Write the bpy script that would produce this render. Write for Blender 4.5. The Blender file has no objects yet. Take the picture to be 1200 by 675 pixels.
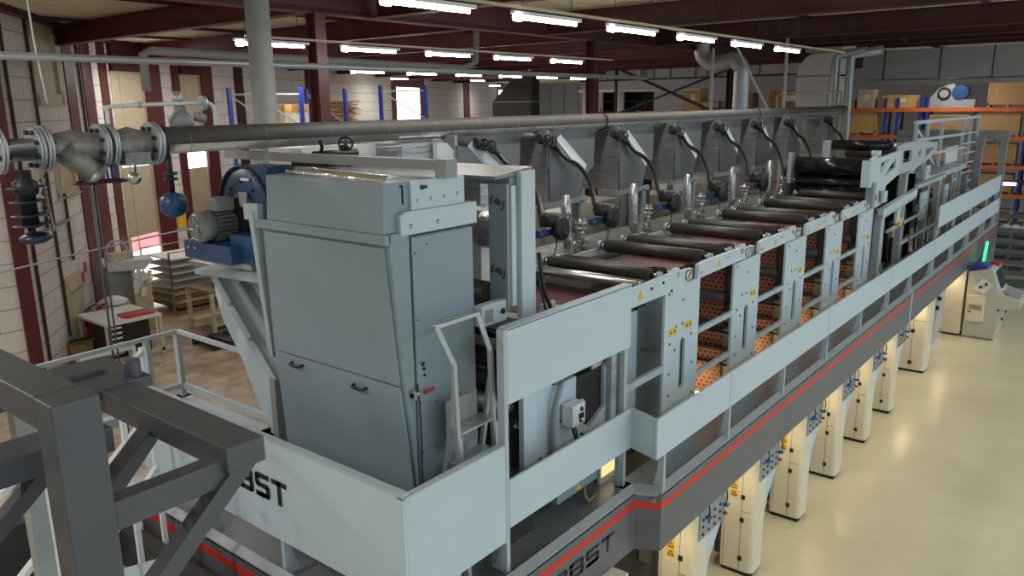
import bpy, bmesh, math, random
from mathutils import Vector, Matrix, Euler
random.seed(7)
PI = math.pi
scene = bpy.context.scene
C = scene.collection

# ------------------------------------------------------------------ materials
def _nt(name):
    m = bpy.data.materials.new(name); m.use_nodes = True
    nt = m.node_tree; return m, nt, nt.nodes['Principled BSDF']
def mat(name, col, rough=0.5, metal=0.0, var=0.0, scale=3.0, bump=0.0, bscale=60.0, spec=None, stretch=(1, 1, 1)):
    m, nt, b = _nt(name)
    b.inputs['Roughness'].default_value = rough
    b.inputs['Metallic'].default_value = metal
    if spec is not None: b.inputs['Specular IOR Level'].default_value = spec
    tc = nt.nodes.new('ShaderNodeTexCoord')
    mp = nt.nodes.new('ShaderNodeMapping'); mp.inputs['Scale'].default_value = stretch
    nt.links.new(tc.outputs['Object'], mp.inputs['Vector'])
    n = nt.nodes.new('ShaderNodeTexNoise'); n.inputs['Scale'].default_value = scale; n.inputs['Detail'].default_value = 4
    nt.links.new(mp.outputs[0], n.inputs['Vector'])
    r = nt.nodes.new('ShaderNodeValToRGB')
    v = max(var, 0.02)
    c = list(col)
    r.color_ramp.elements[0].position = 0.3; r.color_ramp.elements[1].position = 0.7
    r.color_ramp.elements[0].color = [max(0, x*(1-v)) for x in c]+[1]
    r.color_ramp.elements[1].color = [min(1, x*(1+v)) for x in c]+[1]
    nt.links.new(n.outputs['Fac'], r.inputs[0]); nt.links.new(r.outputs[0], b.inputs['Base Color'])
    if bump:
        n2 = nt.nodes.new('ShaderNodeTexNoise'); n2.inputs['Scale'].default_value = bscale; n2.inputs['Detail'].default_value = 3
        nt.links.new(mp.outputs[0], n2.inputs['Vector'])
        bp = nt.nodes.new('ShaderNodeBump'); bp.inputs['Strength'].default_value = bump; bp.inputs['Distance'].default_value = 0.02
        nt.links.new(n2.outputs['Fac'], bp.inputs['Height']); nt.links.new(bp.outputs[0], b.inputs['Normal'])
    return m
def emit(name, col, s):
    m, nt, b = _nt(name)
    b.inputs['Base Color'].default_value = (*col, 1)
    b.inputs['Emission Color'].default_value = (*col, 1); b.inputs['Emission Strength'].default_value = s
    return m
M = {}
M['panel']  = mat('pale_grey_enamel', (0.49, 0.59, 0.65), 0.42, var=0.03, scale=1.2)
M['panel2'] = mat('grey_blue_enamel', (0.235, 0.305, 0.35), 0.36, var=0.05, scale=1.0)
M['frame']  = mat('frame_enamel', (0.40, 0.475, 0.52), 0.4, var=0.04, scale=3)
M['kerb']   = mat('kerb_grey', (0.27, 0.30, 0.315), 0.42, var=0.04, scale=2)
M['fascia'] = mat('fascia_grey', (0.118, 0.126, 0.138), 0.4, var=0.04, scale=2)
M['truss']  = mat('dark_grey_paint', (0.070, 0.076, 0.088), 0.42, var=0.08, scale=3, bump=0.05, bscale=90)
M['red']    = mat('stripe_red', (0.55, 0.035, 0.02), 0.4)
M['black']  = mat('black_rubber', (0.012, 0.012, 0.013), 0.5)
M['ink']    = mat('black_lettering', (0.01, 0.011, 0.014), 0.5)
M['castgrey']= mat('weathered_cast_grey', (0.25, 0.24, 0.225), 0.45, metal=0.4, var=0.25, scale=12)
M['cast']   = mat('dark_castings', (0.02, 0.02, 0.022), 0.45, metal=0.3, var=0.4, scale=30)
M['steel']  = mat('brushed_steel', (0.50, 0.50, 0.50), 0.3, metal=1.0, var=0.1, scale=12)
M['chrome'] = mat('chrome', (0.75, 0.75, 0.75), 0.12, metal=1.0)
M['galv']   = mat('galvanised', (0.42, 0.46, 0.49), 0.4, metal=0.55, var=0.06, scale=1.3)
M['gpaint'] = mat('grey_paint', (0.27, 0.29, 0.29), 0.5, var=0.06)
M['pipejack']= mat('pipe_jacket', (0.50, 0.51, 0.52), 0.3, metal=0.55, var=0.15, scale=5, bump=0.5, bscale=11)
M['pipetop']= mat('matt_pipe_cover', (0.062, 0.056, 0.050), 0.6, metal=0.2, var=0.1)
M['foil']   = mat('aluminium_foil', (0.33, 0.34, 0.345), 0.32, metal=0.65, var=0.15, scale=5, bump=0.9, bscale=5, stretch=(0.6, 0.6, 4))
M['crinkle']= mat('crinkled_foil', (0.45, 0.46, 0.47), 0.3, metal=0.85, var=0.2, scale=12, bump=1.0, bscale=18)
M['foillite']= mat('white_foil_lagging', (0.60, 0.61, 0.62), 0.4, metal=0.3, var=0.05, bump=0.3, bscale=12)
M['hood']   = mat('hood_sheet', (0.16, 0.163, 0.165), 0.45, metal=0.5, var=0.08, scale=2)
M['hoodlit']= mat('lit_hood_shoulder_paint', (0.55, 0.59, 0.62), 0.4)  # light grey paint, with ceiling light on the slope put into the colour
M['roller'] = mat('dark_roller', (0.045, 0.041, 0.034), 0.42, metal=0.35, var=0.3, scale=4, stretch=(1, 0.2, 1))
M['blackroll']= mat('black_roller', (0.012, 0.013, 0.014), 0.2, metal=0.3, var=0.2, scale=5)
M['blue']   = mat('motor_blue', (0.018, 0.06, 0.16), 0.35, var=0.15, scale=10)
M['dblue']  = mat('dark_navy_enamel', (0.008, 0.018, 0.05), 0.4)
M['rackblue']= mat('rack_blue', (0.02, 0.04, 0.28), 0.45)
M['orange'] = mat('rack_orange', (0.62, 0.13, 0.03), 0.5, var=0.1)
M['wood']   = mat('crate_wood', (0.42, 0.25, 0.11), 0.7, var=0.3, scale=6, stretch=(1, 1, 8))
M['woodlit']= mat('pale_lit_wood', (0.60, 0.36, 0.13), 0.7, var=0.2, scale=6, stretch=(1, 1, 8))  # paler copy of the crate wood, with light put into the colour
M['card']   = mat('cardboard', (0.36, 0.21, 0.10), 0.8, var=0.12)
M['paper']  = mat('white_paper', (0.75, 0.74, 0.70), 0.8)
M['cream']  = mat('cream_enamel', (0.72, 0.66, 0.50), 0.35, var=0.03)
M['console']= mat('console_cream', (0.52, 0.50, 0.42), 0.4, var=0.03)
M['beam']   = mat('oxide_red_steel', (0.095, 0.012, 0.014), 0.5, var=0.15, scale=4)
M['beamdark']= mat('dark_red_steel', (0.05, 0.008, 0.009), 0.55, var=0.15, scale=4)
M['winpanel']= mat('beige_panel', (0.50, 0.43, 0.30), 0.6, var=0.06)
M['ceil']   = mat('cream_ceiling_sheet', (0.66, 0.57, 0.41), 0.6, var=0.1, scale=1)
M['grid']   = mat('grey_door_panel', (0.52, 0.52, 0.53), 0.5, var=0.05)
M['yellow'] = mat('warning_yellow', (0.75, 0.48, 0.02), 0.5)
M['white']  = mat('white_plastic', (0.70, 0.72, 0.72), 0.4)
M['extred'] = mat('extinguisher_red', (0.50, 0.02, 0.015), 0.3)
M['dimsheet']= mat('dull_brown_grey_sheet', (0.10, 0.095, 0.085), 0.5, var=0.15)
M['deckgrey']= mat('oily_grey_deck', (0.13, 0.135, 0.13), 0.45, var=0.3, scale=3)
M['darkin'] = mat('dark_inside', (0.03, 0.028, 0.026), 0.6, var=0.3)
M['pine']   = mat('pale_timber', (0.55, 0.47, 0.33), 0.7, var=0.15, scale=5)
M['brown']  = mat('brown_sheets', (0.25, 0.17, 0.09), 0.6, var=0.3, scale=5)
M['greensh']= mat('dark_green_steel', (0.02, 0.06, 0.04), 0.5)
M['conv']   = mat('conveyor_grey', (0.14, 0.155, 0.165), 0.5, var=0.15)
M['glass']  = mat('dark_screen', (0.03, 0.035, 0.04), 0.1)
M['tube']   = emit('fluorescent_tube', (1.0, 0.97, 0.92), 42.0)
M['warm']   = emit('warm_strip', (1.0, 0.78, 0.42), 10.0)
M['lowday'] = emit('added_glare_pane', (1.0, 0.98, 0.93), 2.2)  # added glow imitating daylight glare low on the white wall
M['glow_face']= emit('warm_glow_face', (1.0, 0.78, 0.38), 0.8)
M['sky']    = emit('bright_daylight_pane', (0.93, 0.96, 1.0), 5.0)
M['daylit'] = emit('dim_daylight_pane', (0.8, 0.87, 1.0), 0.55)
M['pink']   = emit('sunlit_red_film_pane', (1.0, 0.30, 0.34), 1.3)
M['green']  = emit('green_lamp', (0.05, 0.9, 0.35), 1.5)
M['purple'] = emit('purple_tube', (0.75, 0.6, 1.0), 6.0)

def N(nt, t, **k):
    n = nt.nodes.new(t)
    for a, b in k.items(): setattr(n, a, b)
    return n
def math_n(nt, op, a, b=None, c=None):
    n = N(nt, 'ShaderNodeMath', operation=op)
    for i, v in enumerate((a, b, c)):
        if v is None: continue
        if isinstance(v, (int, float)): n.inputs[i].default_value = v
        else: nt.links.new(v, n.inputs[i])
    return n.outputs[0]
def heart_mat(name, base, dark, u, v, pitch=0.085):
    # staggered rows of small dark hearts printed on the web; u, v name the object axes
    m, nt, b = _nt(name)
    b.inputs['Roughness'].default_value = 0.45
    tc = N(nt, 'ShaderNodeTexCoord'); s = N(nt, 'ShaderNodeSeparateXYZ'); nt.links.new(tc.outputs['Object'], s.inputs[0])
    U, V = s.outputs[u], s.outputs[v]
    vv = math_n(nt, 'DIVIDE', V, pitch*0.85)
    row = math_n(nt, 'FLOOR', vv)
    off = math_n(nt, 'MULTIPLY', math_n(nt, 'MODULO', row, 2.0), 0.5)
    uu = math_n(nt, 'ADD', math_n(nt, 'DIVIDE', U, pitch), off)
    x = math_n(nt, 'MULTIPLY', math_n(nt, 'SUBTRACT', math_n(nt, 'FRACT', uu), 0.5), 3.8)
    y = math_n(nt, 'MULTIPLY', math_n(nt, 'SUBTRACT', math_n(nt, 'FRACT', vv), 0.45), 3.6)
    x2 = math_n(nt, 'MULTIPLY', x, x); y2 = math_n(nt, 'MULTIPLY', y, y); y3 = math_n(nt, 'MULTIPLY', y2, y)
    a = math_n(nt, 'SUBTRACT', math_n(nt, 'ADD', x2, y2), 1.0)
    a3 = math_n(nt, 'MULTIPLY', math_n(nt, 'MULTIPLY', a, a), a)
    f = math_n(nt, 'SUBTRACT', a3, math_n(nt, 'MULTIPLY', x2, y3))
    k = math_n(nt, 'LESS_THAN', f, 0.0)
    mx = N(nt, 'ShaderNodeMix', data_type='RGBA')
    nt.links.new(k, mx.inputs[0]); mx.inputs[6].default_value = (*base, 1); mx.inputs[7].default_value = (*dark, 1)
    nt.links.new(mx.outputs[2], b.inputs['Base Color'])
    return m
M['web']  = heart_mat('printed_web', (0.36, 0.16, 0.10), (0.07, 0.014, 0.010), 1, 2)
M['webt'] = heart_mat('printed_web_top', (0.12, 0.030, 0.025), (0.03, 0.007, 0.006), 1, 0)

def brick_mat(name, col, mortar, bw, bh, ang=0.0):
    m, nt, b = _nt(name); b.inputs['Roughness'].default_value = 0.75
    tc = N(nt, 'ShaderNodeTexCoord'); mp = N(nt, 'ShaderNodeMapping')
    nt.links.new(tc.outputs['UV'], mp.inputs[0])
    br = N(nt, 'ShaderNodeTexBrick'); nt.links.new(mp.outputs[0], br.inputs[0])
    br.inputs['Scale'].default_value = 1.0; br.inputs['Brick Width'].default_value = bw; br.inputs['Row Height'].default_value = bh
    br.inputs['Mortar Size'].default_value = 0.022; br.inputs['Mortar Smooth'].default_value = 0.4
    br.inputs['Color1'].default_value = (*col, 1); br.inputs['Color2'].default_value = (*[c*0.95 for c in col], 1); br.inputs['Mortar'].default_value = (*mortar, 1)
    nt.links.new(br.outputs[0], b.inputs['Base Color'])
    return m
M['brick'] = brick_mat('white_block_wall', (0.70, 0.66, 0.62), (0.36, 0.34, 0.32), 1.9, 0.6)

def tread_mat():
    # raised tear-drop tread plate
    m, nt, b = _nt('tread_plate'); b.inputs['Metallic'].default_value = 0.6; b.inputs['Roughness'].default_value = 0.4
    tc = N(nt, 'ShaderNodeTexCoord'); s = N(nt, 'ShaderNodeSeparateXYZ'); nt.links.new(tc.outputs['Object'], s.inputs[0])
    a = math_n(nt, 'MULTIPLY', math_n(nt, 'ADD', s.outputs[0], s.outputs[1]), 2*PI/0.06)
    c = math_n(nt, 'MULTIPLY', math_n(nt, 'SUBTRACT', s.outputs[0], s.outputs[1]), 2*PI/0.06)
    h = math_n(nt, 'MULTIPLY', math_n(nt, 'SINE', a), math_n(nt, 'SINE', c))
    h2 = math_n(nt, 'GREATER_THAN', math_n(nt, 'ABSOLUTE', h), 0.45)
    mx = N(nt, 'ShaderNodeMix', data_type='RGBA'); nt.links.new(h2, mx.inputs[0])
    mx.inputs[6].default_value = (0.24, 0.25, 0.265, 1); mx.inputs[7].default_value = (0.44, 0.46, 0.48, 1)
    nt.links.new(mx.outputs[2], b.inputs['Base Color'])
    bp = N(nt, 'ShaderNodeBump'); bp.inputs['Strength'].default_value = 0.5; bp.inputs['Distance'].default_value = 0.01
    nt.links.new(h2, bp.inputs['Height']); nt.links.new(bp.outputs[0], b.inputs['Normal'])
    return m
M['tread'] = tread_mat()

def floor_mat():
    m, nt, b = _nt('epoxy_floor')
    tc = N(nt, 'ShaderNodeTexCoord')
    n = N(nt, 'ShaderNodeTexNoise'); n.inputs['Scale'].default_value = 0.35; n.inputs['Detail'].default_value = 6; n.inputs['Roughness'].default_value = 0.6
    nt.links.new(tc.outputs['Object'], n.inputs[0])
    r = N(nt, 'ShaderNodeValToRGB'); r.color_ramp.elements[0].position = 0.35; r.color_ramp.elements[1].position = 0.7
    r.color_ramp.elements[0].color = (0.64, 0.57, 0.38, 1); r.color_ramp.elements[1].color = (0.76, 0.69, 0.49, 1)
    nt.links.new(n.outputs[0], r.inputs[0])
    # the older, browner and more worn floor beyond the press (y > 9)
    n3 = N(nt, 'ShaderNodeTexNoise'); n3.inputs['Scale'].default_value = 1.1; n3.inputs['Detail'].default_value = 9; n3.inputs['Roughness'].default_value = 0.72
    nt.links.new(tc.outputs['Object'], n3.inputs[0])
    r2 = N(nt, 'ShaderNodeValToRGB'); r2.color_ramp.elements[0].position = 0.38; r2.color_ramp.elements[1].position = 0.62
    r2.color_ramp.elements[0].color = (0.34, 0.23, 0.165, 1); r2.color_ramp.elements[1].color = (0.58, 0.49, 0.36, 1)
    nt.links.new(n3.outputs[0], r2.inputs[0])
    s = N(nt, 'ShaderNodeSeparateXYZ'); nt.links.new(tc.outputs['Object'], s.inputs[0])
    k = math_n(nt, 'GREATER_THAN', s.outputs[1], 9.0)
    mx = N(nt, 'ShaderNodeMix', data_type='RGBA'); nt.links.new(k, mx.inputs[0])
    nt.links.new(r.outputs[0], mx.inputs[6]); nt.links.new(r2.outputs[0], mx.inputs[7])
    n5 = N(nt, 'ShaderNodeTexNoise'); n5.inputs['Scale'].default_value = 3.2; n5.inputs['Detail'].default_value = 8; n5.inputs['Roughness'].default_value = 0.75
    nt.links.new(tc.outputs['Object'], n5.inputs[0])
    r5 = N(nt, 'ShaderNodeValToRGB'); r5.color_ramp.elements[0].position = 0.28; r5.color_ramp.elements[1].position = 0.36
    r5.color_ramp.elements[0].color = (0.45, 0.42, 0.40, 1); r5.color_ramp.elements[1].color = (1, 1, 1, 1)
    nt.links.new(n5.outputs[0], r5.inputs[0])
    mm = N(nt, 'ShaderNodeMix', data_type='RGBA', blend_type='MULTIPLY'); mm.inputs[0].default_value = 0.8
    nt.links.new(mx.outputs[2], mm.inputs[6]); nt.links.new(r5.outputs[0], mm.inputs[7])
    nt.links.new(mm.outputs[2], b.inputs['Base Color'])
    r3 = N(nt, 'ShaderNodeMapRange'); r3.inputs[3].default_value = 0.14; r3.inputs[4].default_value = 0.34
    nt.links.new(n3.outputs[0], r3.inputs[0]); nt.links.new(r3.outputs[0], b.inputs['Roughness'])
    return m
M['floor'] = floor_mat()

# ------------------------------------------------------------------ mesh builder
class MB:
    def __init__(s): s.v = []; s.f = []; s.sm = []; s.pc = []; s.fc = []
    def add(s, vs, fs, smooth=False):
        o = len(s.v); s.v += [tuple(v) for v in vs]
        for f in fs: s.f.append([i+o for i in f]); s.sm.append(smooth)
        return s
    def box(s, x0, x1, y0, y1, z0, z1):
        x0, x1 = sorted((x0, x1)); y0, y1 = sorted((y0, y1)); z0, z1 = sorted((z0, z1))
        v = [(x0,y0,z0),(x1,y0,z0),(x1,y1,z0),(x0,y1,z0),(x0,y0,z1),(x1,y0,z1),(x1,y1,z1),(x0,y1,z1)]
        return s.add(v, [(0,3,2,1),(4,5,6,7),(0,1,5,4),(1,2,6,5),(2,3,7,6),(3,0,4,7)])
    def hexa(s, v):  # 8 corners, bottom ring then top ring (ccw from above)
        return s.add(v, [(0,3,2,1),(4,5,6,7),(0,1,5,4),(1,2,6,5),(2,3,7,6),(3,0,4,7)])
    def bar(s, p, q, w, h=None, up=(0,0,1)):
        h = w if h is None else h
        p, q = Vector(p), Vector(q); d = (q-p).normalized(); up = Vector(up)
        if abs(d.dot(up)) > 0.98: up = Vector((1,0,0))
        a = d.cross(up).normalized()*w/2; b = a.cross(d).normalized()*h/2
        v = [p-a-b, p+a-b, q+a-b, q-a-b, p-a+b, p+a+b, q+a+b, q-a+b]
        return s.hexa(v)
    def cyl(s, p, q, r, n=16, r2=None, caps=True):
        r2 = r if r2 is None else r2
        p, q = Vector(p), Vector(q); d = (q-p).normalized()
        a = d.orthogonal().normalized(); b = d.cross(a)
        o = len(s.v)
        for (c, rr) in ((p, r), (q, r2)):
            for i in range(n):
                t = 2*PI*i/n; s.v.append(tuple(c+(a*math.cos(t)+b*math.sin(t))*rr))
        for i in range(n):
            j = (i+1) % n; s.f.append([o+i, o+j, o+n+j, o+n+i]); s.sm.append(True)
        if caps:
            s.f.append([o+i for i in range(n)][::-1]); s.sm.append(False)
            s.f.append([o+n+i for i in range(n)]); s.sm.append(False)
        return s
    def lathe(s, p, axis, prof, n=24):   # prof: (distance along axis, radius)
        p = Vector(p); d = Vector(axis).normalized(); a = d.orthogonal().normalized(); b = d.cross(a); o = len(s.v)
        for (t, r) in prof:
            for i in range(n):
                w = 2*PI*i/n; s.v.append(tuple(p+d*t+(a*math.cos(w)+b*math.sin(w))*max(r, 1e-4)))
        for k in range(len(prof)-1):
            for i in range(n):
                j = (i+1) % n; s.f.append([o+k*n+i, o+k*n+j, o+(k+1)*n+j, o+(k+1)*n+i]); s.sm.append(True)
        s.f.append([o+i for i in range(n)][::-1]); s.sm.append(False)
        s.f.append([o+(len(prof)-1)*n+i for i in range(n)]); s.sm.append(False)
        return s
    def tube(s, pts, r, n=8, sub=6, closed=False):
        P = [Vector(p) for p in pts]
        if sub > 1 and len(P) > 2:       # Catmull-Rom
            Q = []
            for i in range(len(P)-1):
                p0 = P[max(i-1, 0)]; p1 = P[i]; p2 = P[i+1]; p3 = P[min(i+2, len(P)-1)]
                for k in range(sub):
                    t = k/sub
                    Q.append(0.5*((2*p1)+(-p0+p2)*t+(2*p0-5*p1+4*p2-p3)*t*t+(-p0+3*p1-3*p2+p3)*t**3))
            Q.append(P[-1]); P = Q
        o = len(s.v); a = None
        for i, p in enumerate(P):
            d = (P[min(i+1, len(P)-1)]-P[max(i-1, 0)]).normalized()
            a = d.orthogonal().normalized() if a is None else (a-d*a.dot(d)).normalized()
            b = d.cross(a)
            for k in range(n):
                w = 2*PI*k/n; s.v.append(tuple(p+(a*math.cos(w)+b*math.sin(w))*r))
        for i in range(len(P)-1):
            for k in range(n):
                j = (k+1) % n; s.f.append([o+i*n+k, o+i*n+j, o+(i+1)*n+j, o+(i+1)*n+k]); s.sm.append(True)
        s.f.append([o+k for k in range(n)][::-1]); s.sm.append(False)
        s.f.append([o+(len(P)-1)*n+k for k in range(n)]); s.sm.append(False)
        return s
    def torus(s, c, axis, R, r, n=24, m=8):
        c = Vector(c); d = Vector(axis).normalized(); a = d.orthogonal().normalized(); b = d.cross(a); o = len(s.v)
        for i in range(n):
            t = 2*PI*i/n; e = a*math.cos(t)+b*math.sin(t)
            for k in range(m):
                w = 2*PI*k/m; s.v.append(tuple(c+e*(R+r*math.cos(w))+d*r*math.sin(w)))
        for i in range(n):
            for k in range(m):
                i2 = (i+1) % n; k2 = (k+1) % m
                s.f.append([o+i*m+k, o+i2*m+k, o+i2*m+k2, o+i*m+k2]); s.sm.append(True)
        return s
    def prism(s, poly, ax, a, b):        # poly in the other two axes (order x,y,z without ax), extruded from a to b
        def pt(u, v, w): return {'x': (w, u, v), 'y': (u, w, v), 'z': (u, v, w)}[ax]
        n = len(poly); o = len(s.v)
        s.v += [pt(u, v, a) for u, v in poly]+[pt(u, v, b) for u, v in poly]
        for i in range(n):
            j = (i+1) % n; s.f.append([o+i, o+j, o+n+j, o+n+i]); s.sm.append(False)
        s.f.append([o+i for i in range(n)][::-1]); s.sm.append(False)
        s.f.append([o+n+i for i in range(n)]); s.sm.append(False)
        return s
    def plate(s, outer, holes, ax, a, b):   # plate with rectangular/polygon holes
        bm = bmesh.new()
        def pt(u, v, w): return {'x': (w, u, v), 'y': (u, w, v), 'z': (u, v, w)}[ax]
        edges = []
        for loop in [outer]+holes:
            vs = [bm.verts.new(pt(u, v, a)) for u, v in loop]
            for i in range(len(vs)): edges.append(bm.edges.new((vs[i], vs[(i+1) % len(vs)])))
        bmesh.ops.triangle_fill(bm, use_beauty=True, use_dissolve=False, edges=edges)
        r = bmesh.ops.extrude_face_region(bm, geom=bm.faces[:])
        d = {'x': Vector((b-a, 0, 0)), 'y': Vector((0, b-a, 0)), 'z': Vector((0, 0, b-a))}[ax]
        bmesh.ops.translate(bm, vec=d, verts=[g for g in r['geom'] if isinstance(g, bmesh.types.BMVert)])
        bmesh.ops.recalc_face_normals(bm, faces=bm.faces[:])
        bm.verts.index_update()
        s.add([v.co[:] for v in bm.verts], [[v.index for v in f.verts] for f in bm.faces]); bm.free()
        return s
    def pieces(s):
        # which built shapes hang together: split where the gap is more than half the larger one
        P = s.pc; n = len(P)
        if n < 2 or n > 160: return None
        bb = []
        for (a, b) in P:
            v = s.v[a:b]; bb.append(([min(q[i] for q in v) for i in range(3)], [max(q[i] for q in v) for i in range(3)]))
        par = list(range(n))
        def find(i):
            while par[i] != i: par[i] = par[par[i]]; i = par[i]
            return i
        for i in range(n):
            for j in range(i+1, n):
                g = math.sqrt(sum(max(0, bb[i][0][k]-bb[j][1][k], bb[j][0][k]-bb[i][1][k])**2 for k in range(3)))
                L = max(max(b[1][k]-b[0][k] for k in range(3)) for b in (bb[i], bb[j]))
                if g <= max(0.45*L, 0.015): par[find(i)] = find(j)
        cl = {}
        for i in range(n): cl.setdefault(find(i), []).append(i)
        return list(cl.values()) if len(cl) > 1 else None
    def obj(s, name, m, parent=None, label=None, bevel=0, cat=None, group=None, kind=None, loc=None, uv=False):
        if parent is not None and kind is None:
            cl = s.pieces()
            if cl:
                out = None
                for c in cl:
                    q = MB(); 
                    for i in c:
                        a, b = s.pc[i]; fa, fb = s.fc[i]; o = len(q.v); q.v += s.v[a:b]
                        q.f += [[x-a+o for x in f] for f in s.f[fa:fb]]; q.sm += s.sm[fa:fb]
                    r = q.obj1(name, m, parent, label, bevel, cat, group, kind, loc); out = out or r
                return out
        return s.obj1(name, m, parent, label, bevel, cat, group, kind, loc)
    def obj1(s, name, m, parent=None, label=None, bevel=0, cat=None, group=None, kind=None, loc=None, uv=False):
        me = bpy.data.meshes.new(name)
        if parent is not None and loc is None: off = Vector(parent.get('_w', (0, 0, 0)))
        else: off = Vector(loc) if loc is not None else Vector((0, 0, 0))
        me.from_pydata([tuple(Vector(v)-off) for v in s.v], [], s.f)
        bm = bmesh.new(); bm.from_mesh(me); bmesh.ops.recalc_face_normals(bm, faces=bm.faces[:]); bm.to_mesh(me); bm.free()
        for p, sm in zip(me.polygons, s.sm): p.use_smooth = sm
        me.materials.append(M[m] if isinstance(m, str) else m)
        o = bpy.data.objects.new(name, me); C.objects.link(o)
        if parent is not None: o.parent = parent
        else: o.location = off
        o['_w'] = tuple(off) if parent is None else tuple(off)
        if bevel:
            bv = o.modifiers.new('bevel', 'BEVEL'); bv.width = bevel; bv.segments = 2; bv.limit_method = 'ANGLE'; bv.angle_limit = math.radians(40)
        if label: o['label'] = label
        if cat: o['category'] = cat
        if group: o['group'] = group
        if kind: o['kind'] = kind
        return o
def _rec(fn):
    def w(s, *a, **k):
        v0, f0, d = len(s.v), len(s.f), getattr(s, '_d', 0); s._d = d+1
        fn(s, *a, **k); s._d = d
        if d == 0: s.pc.append((v0, len(s.v))); s.fc.append((f0, len(s.f)))
        return s
    return w
for _n in ('add', 'box', 'hexa', 'bar', 'cyl', 'lathe', 'tube', 'torus', 'prism', 'plate'): setattr(MB, _n, _rec(getattr(MB, _n)))
def thing(name, label, cat, loc=(0, 0, 0), group=None):
    o = bpy.data.objects.new(name, None); C.objects.link(o); o.location = loc; o.empty_display_size = 0.1
    o['_w'] = tuple(loc); o['label'] = label; o['category'] = cat
    if group: o['group'] = group
    return o
def dup(root, delta, label=None, group=None, rz=0):
    def cp(o, par):
        c = o.copy(); C.objects.link(c); c.parent = par
        for ch in o.children: cp(ch, c)
        return c
    r = cp(root, None); r.location = root.location+Vector(delta)
    if rz: r.rotation_euler.z += rz
    if label: r['label'] = label
    if group: r['group'] = group
    return r
def text_obj(name, s, size, origin, xdir, parent, mname='ink', bold=0.012, sx=1.15, depth=0.004, label=None, ydir=(0, 0, 1), shear=0.0):
    cu = bpy.data.curves.new(name, 'FONT'); cu.body = s; cu.size = size; cu.extrude = depth; cu.offset = bold; cu.shear = shear
    t = bpy.data.objects.new(name+'_tmp', cu); C.objects.link(t)
    bpy.context.view_layer.update()
    dg = bpy.context.evaluated_depsgraph_get()
    me = bpy.data.meshes.new_from_object(t.evaluated_get(dg))
    bpy.data.objects.remove(t)
    X = Vector(xdir).normalized(); Y = Vector(ydir).normalized(); Z = X.cross(Y)
    off = Vector(parent.get('_w', (0, 0, 0)))
    for v in me.vertices:
        c = v.co.copy(); v.co = Vector(origin)-off+X*c.x*sx+Y*c.y+Z*c.z
    me.materials.clear(); me.materials.append(M[mname])
    o = bpy.data.objects.new(name, me); C.objects.link(o); o.parent = parent
    o['_w'] = tuple(off)
    if label: o['label'] = label
    return o
def ring(cx, cy, rx, ry, n=10, a0=0):
    return [(cx+rx*math.cos(a0+2*PI*i/n), cy+ry*math.sin(a0+2*PI*i/n)) for i in range(n)]
def slot(cx, z0, z1, w, n=6):
    r = w/2
    return [(cx+r*math.cos(PI*i/n), z1-r+r*math.sin(PI*i/n)) for i in range(n+1)]+[(cx-r*math.cos(PI*i/n), z0+r-r*math.sin(PI*i/n)) for i in range(n+1)]
def rect(a, b, c, d): return [(a, c), (b, c), (b, d), (a, d)]
ST = 'structure'

def logo(name, s, h, origin, xdir, parent, mname='ink', w=0.92, t=0.2, gap=0.16, label=None):
    X = Vector(xdir).normalized(); Y = Vector((0, 0, 1)); Zn = X.cross(Y); m = MB(); x = 0.0
    W = w*h; T = t*h; g = gap*h; O = Vector(origin)
    def quad(pts):
        v = [O+X*a+Y*b for a, b in pts]+[O+X*a+Y*b+Zn*0.004 for a, b in pts]; n = len(pts)
        m.add(v, [tuple(range(n))[::-1], tuple(range(n, 2*n))]+[(i, (i+1) % n, n+(i+1) % n, n+i) for i in range(n)])
    def hb(x0, x1, y): quad([(x0, y), (x1, y), (x1, y+T), (x0, y+T)])
    def vb(x0, y0, y1): quad([(x0, y0), (x0+T*1.15, y0), (x0+T*1.15, y1), (x0, y1)])
    for ch in s:
        e = x+W; c = T*0.55; mid = (h-T)/2
        if ch == 'B':
            hb(x, e-c, 0); hb(x, e-c, mid); hb(x, e-c, h-T); vb(x, 0, h); vb(e-T*1.15, c, mid+T*0.4); vb(e-T*1.15-0.02*h, mid+T*0.6, h-c)
            quad([(e-T*1.15-c, 0), (e-c, 0), (e, c), (e-T*1.15, T)]); quad([(e-c-T*1.1, h-T), (e-T*1.15, h-T), (e-0.02*h, h-c), (e-c, h)])
        elif ch == 'O':
            hb(x+c, e-c, 0); hb(x+c, e-c, h-T); vb(x, c, h-c); vb(e-T*1.15, c, h-c)
            for (a, b, sx, sy) in ((x, 0, 1, 1), (e, 0, -1, 1), (e, h, -1, -1), (x, h, 1, -1)):
                quad([(a, b+sy*c), (a+sx*c, b), (a+sx*T*1.4, b+sy*T), (a+sx*T*1.15, b+sy*T*1.3)])
        elif ch == 'S':
            hb(x+c, e-c, 0); hb(x, e-c, 0) if False else hb(x, e-c, 0); hb(x+c, e-c, mid); hb(x+c, e, h-T); vb(x, mid+T*0.6, h-c); vb(e-T*1.15, c, mid+T*0.4)
            quad([(x, mid+T*0.6), (x+c, mid), (x+T*1.4, mid+T), (x+T*1.15, mid+T*1.2)]); quad([(e-c, mid+T), (e-T*1.4, mid), (e-T*1.15, mid-T*.2), (e, mid+T*0.4)])
            quad([(e-c, 0), (e, c), (e-T*1.15, T*1.3), (e-T*1.4, T)]); quad([(x, h-c), (x+T*1.15, h-T*1.3), (x+T*1.4, h-T), (x+c, h)])
        elif ch == 'T':
            hb(x, e, h-T); vb((x+e)/2-T*0.58, 0, h)
        x = e+g
    return m.obj(name, mname, parent, label)
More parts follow.
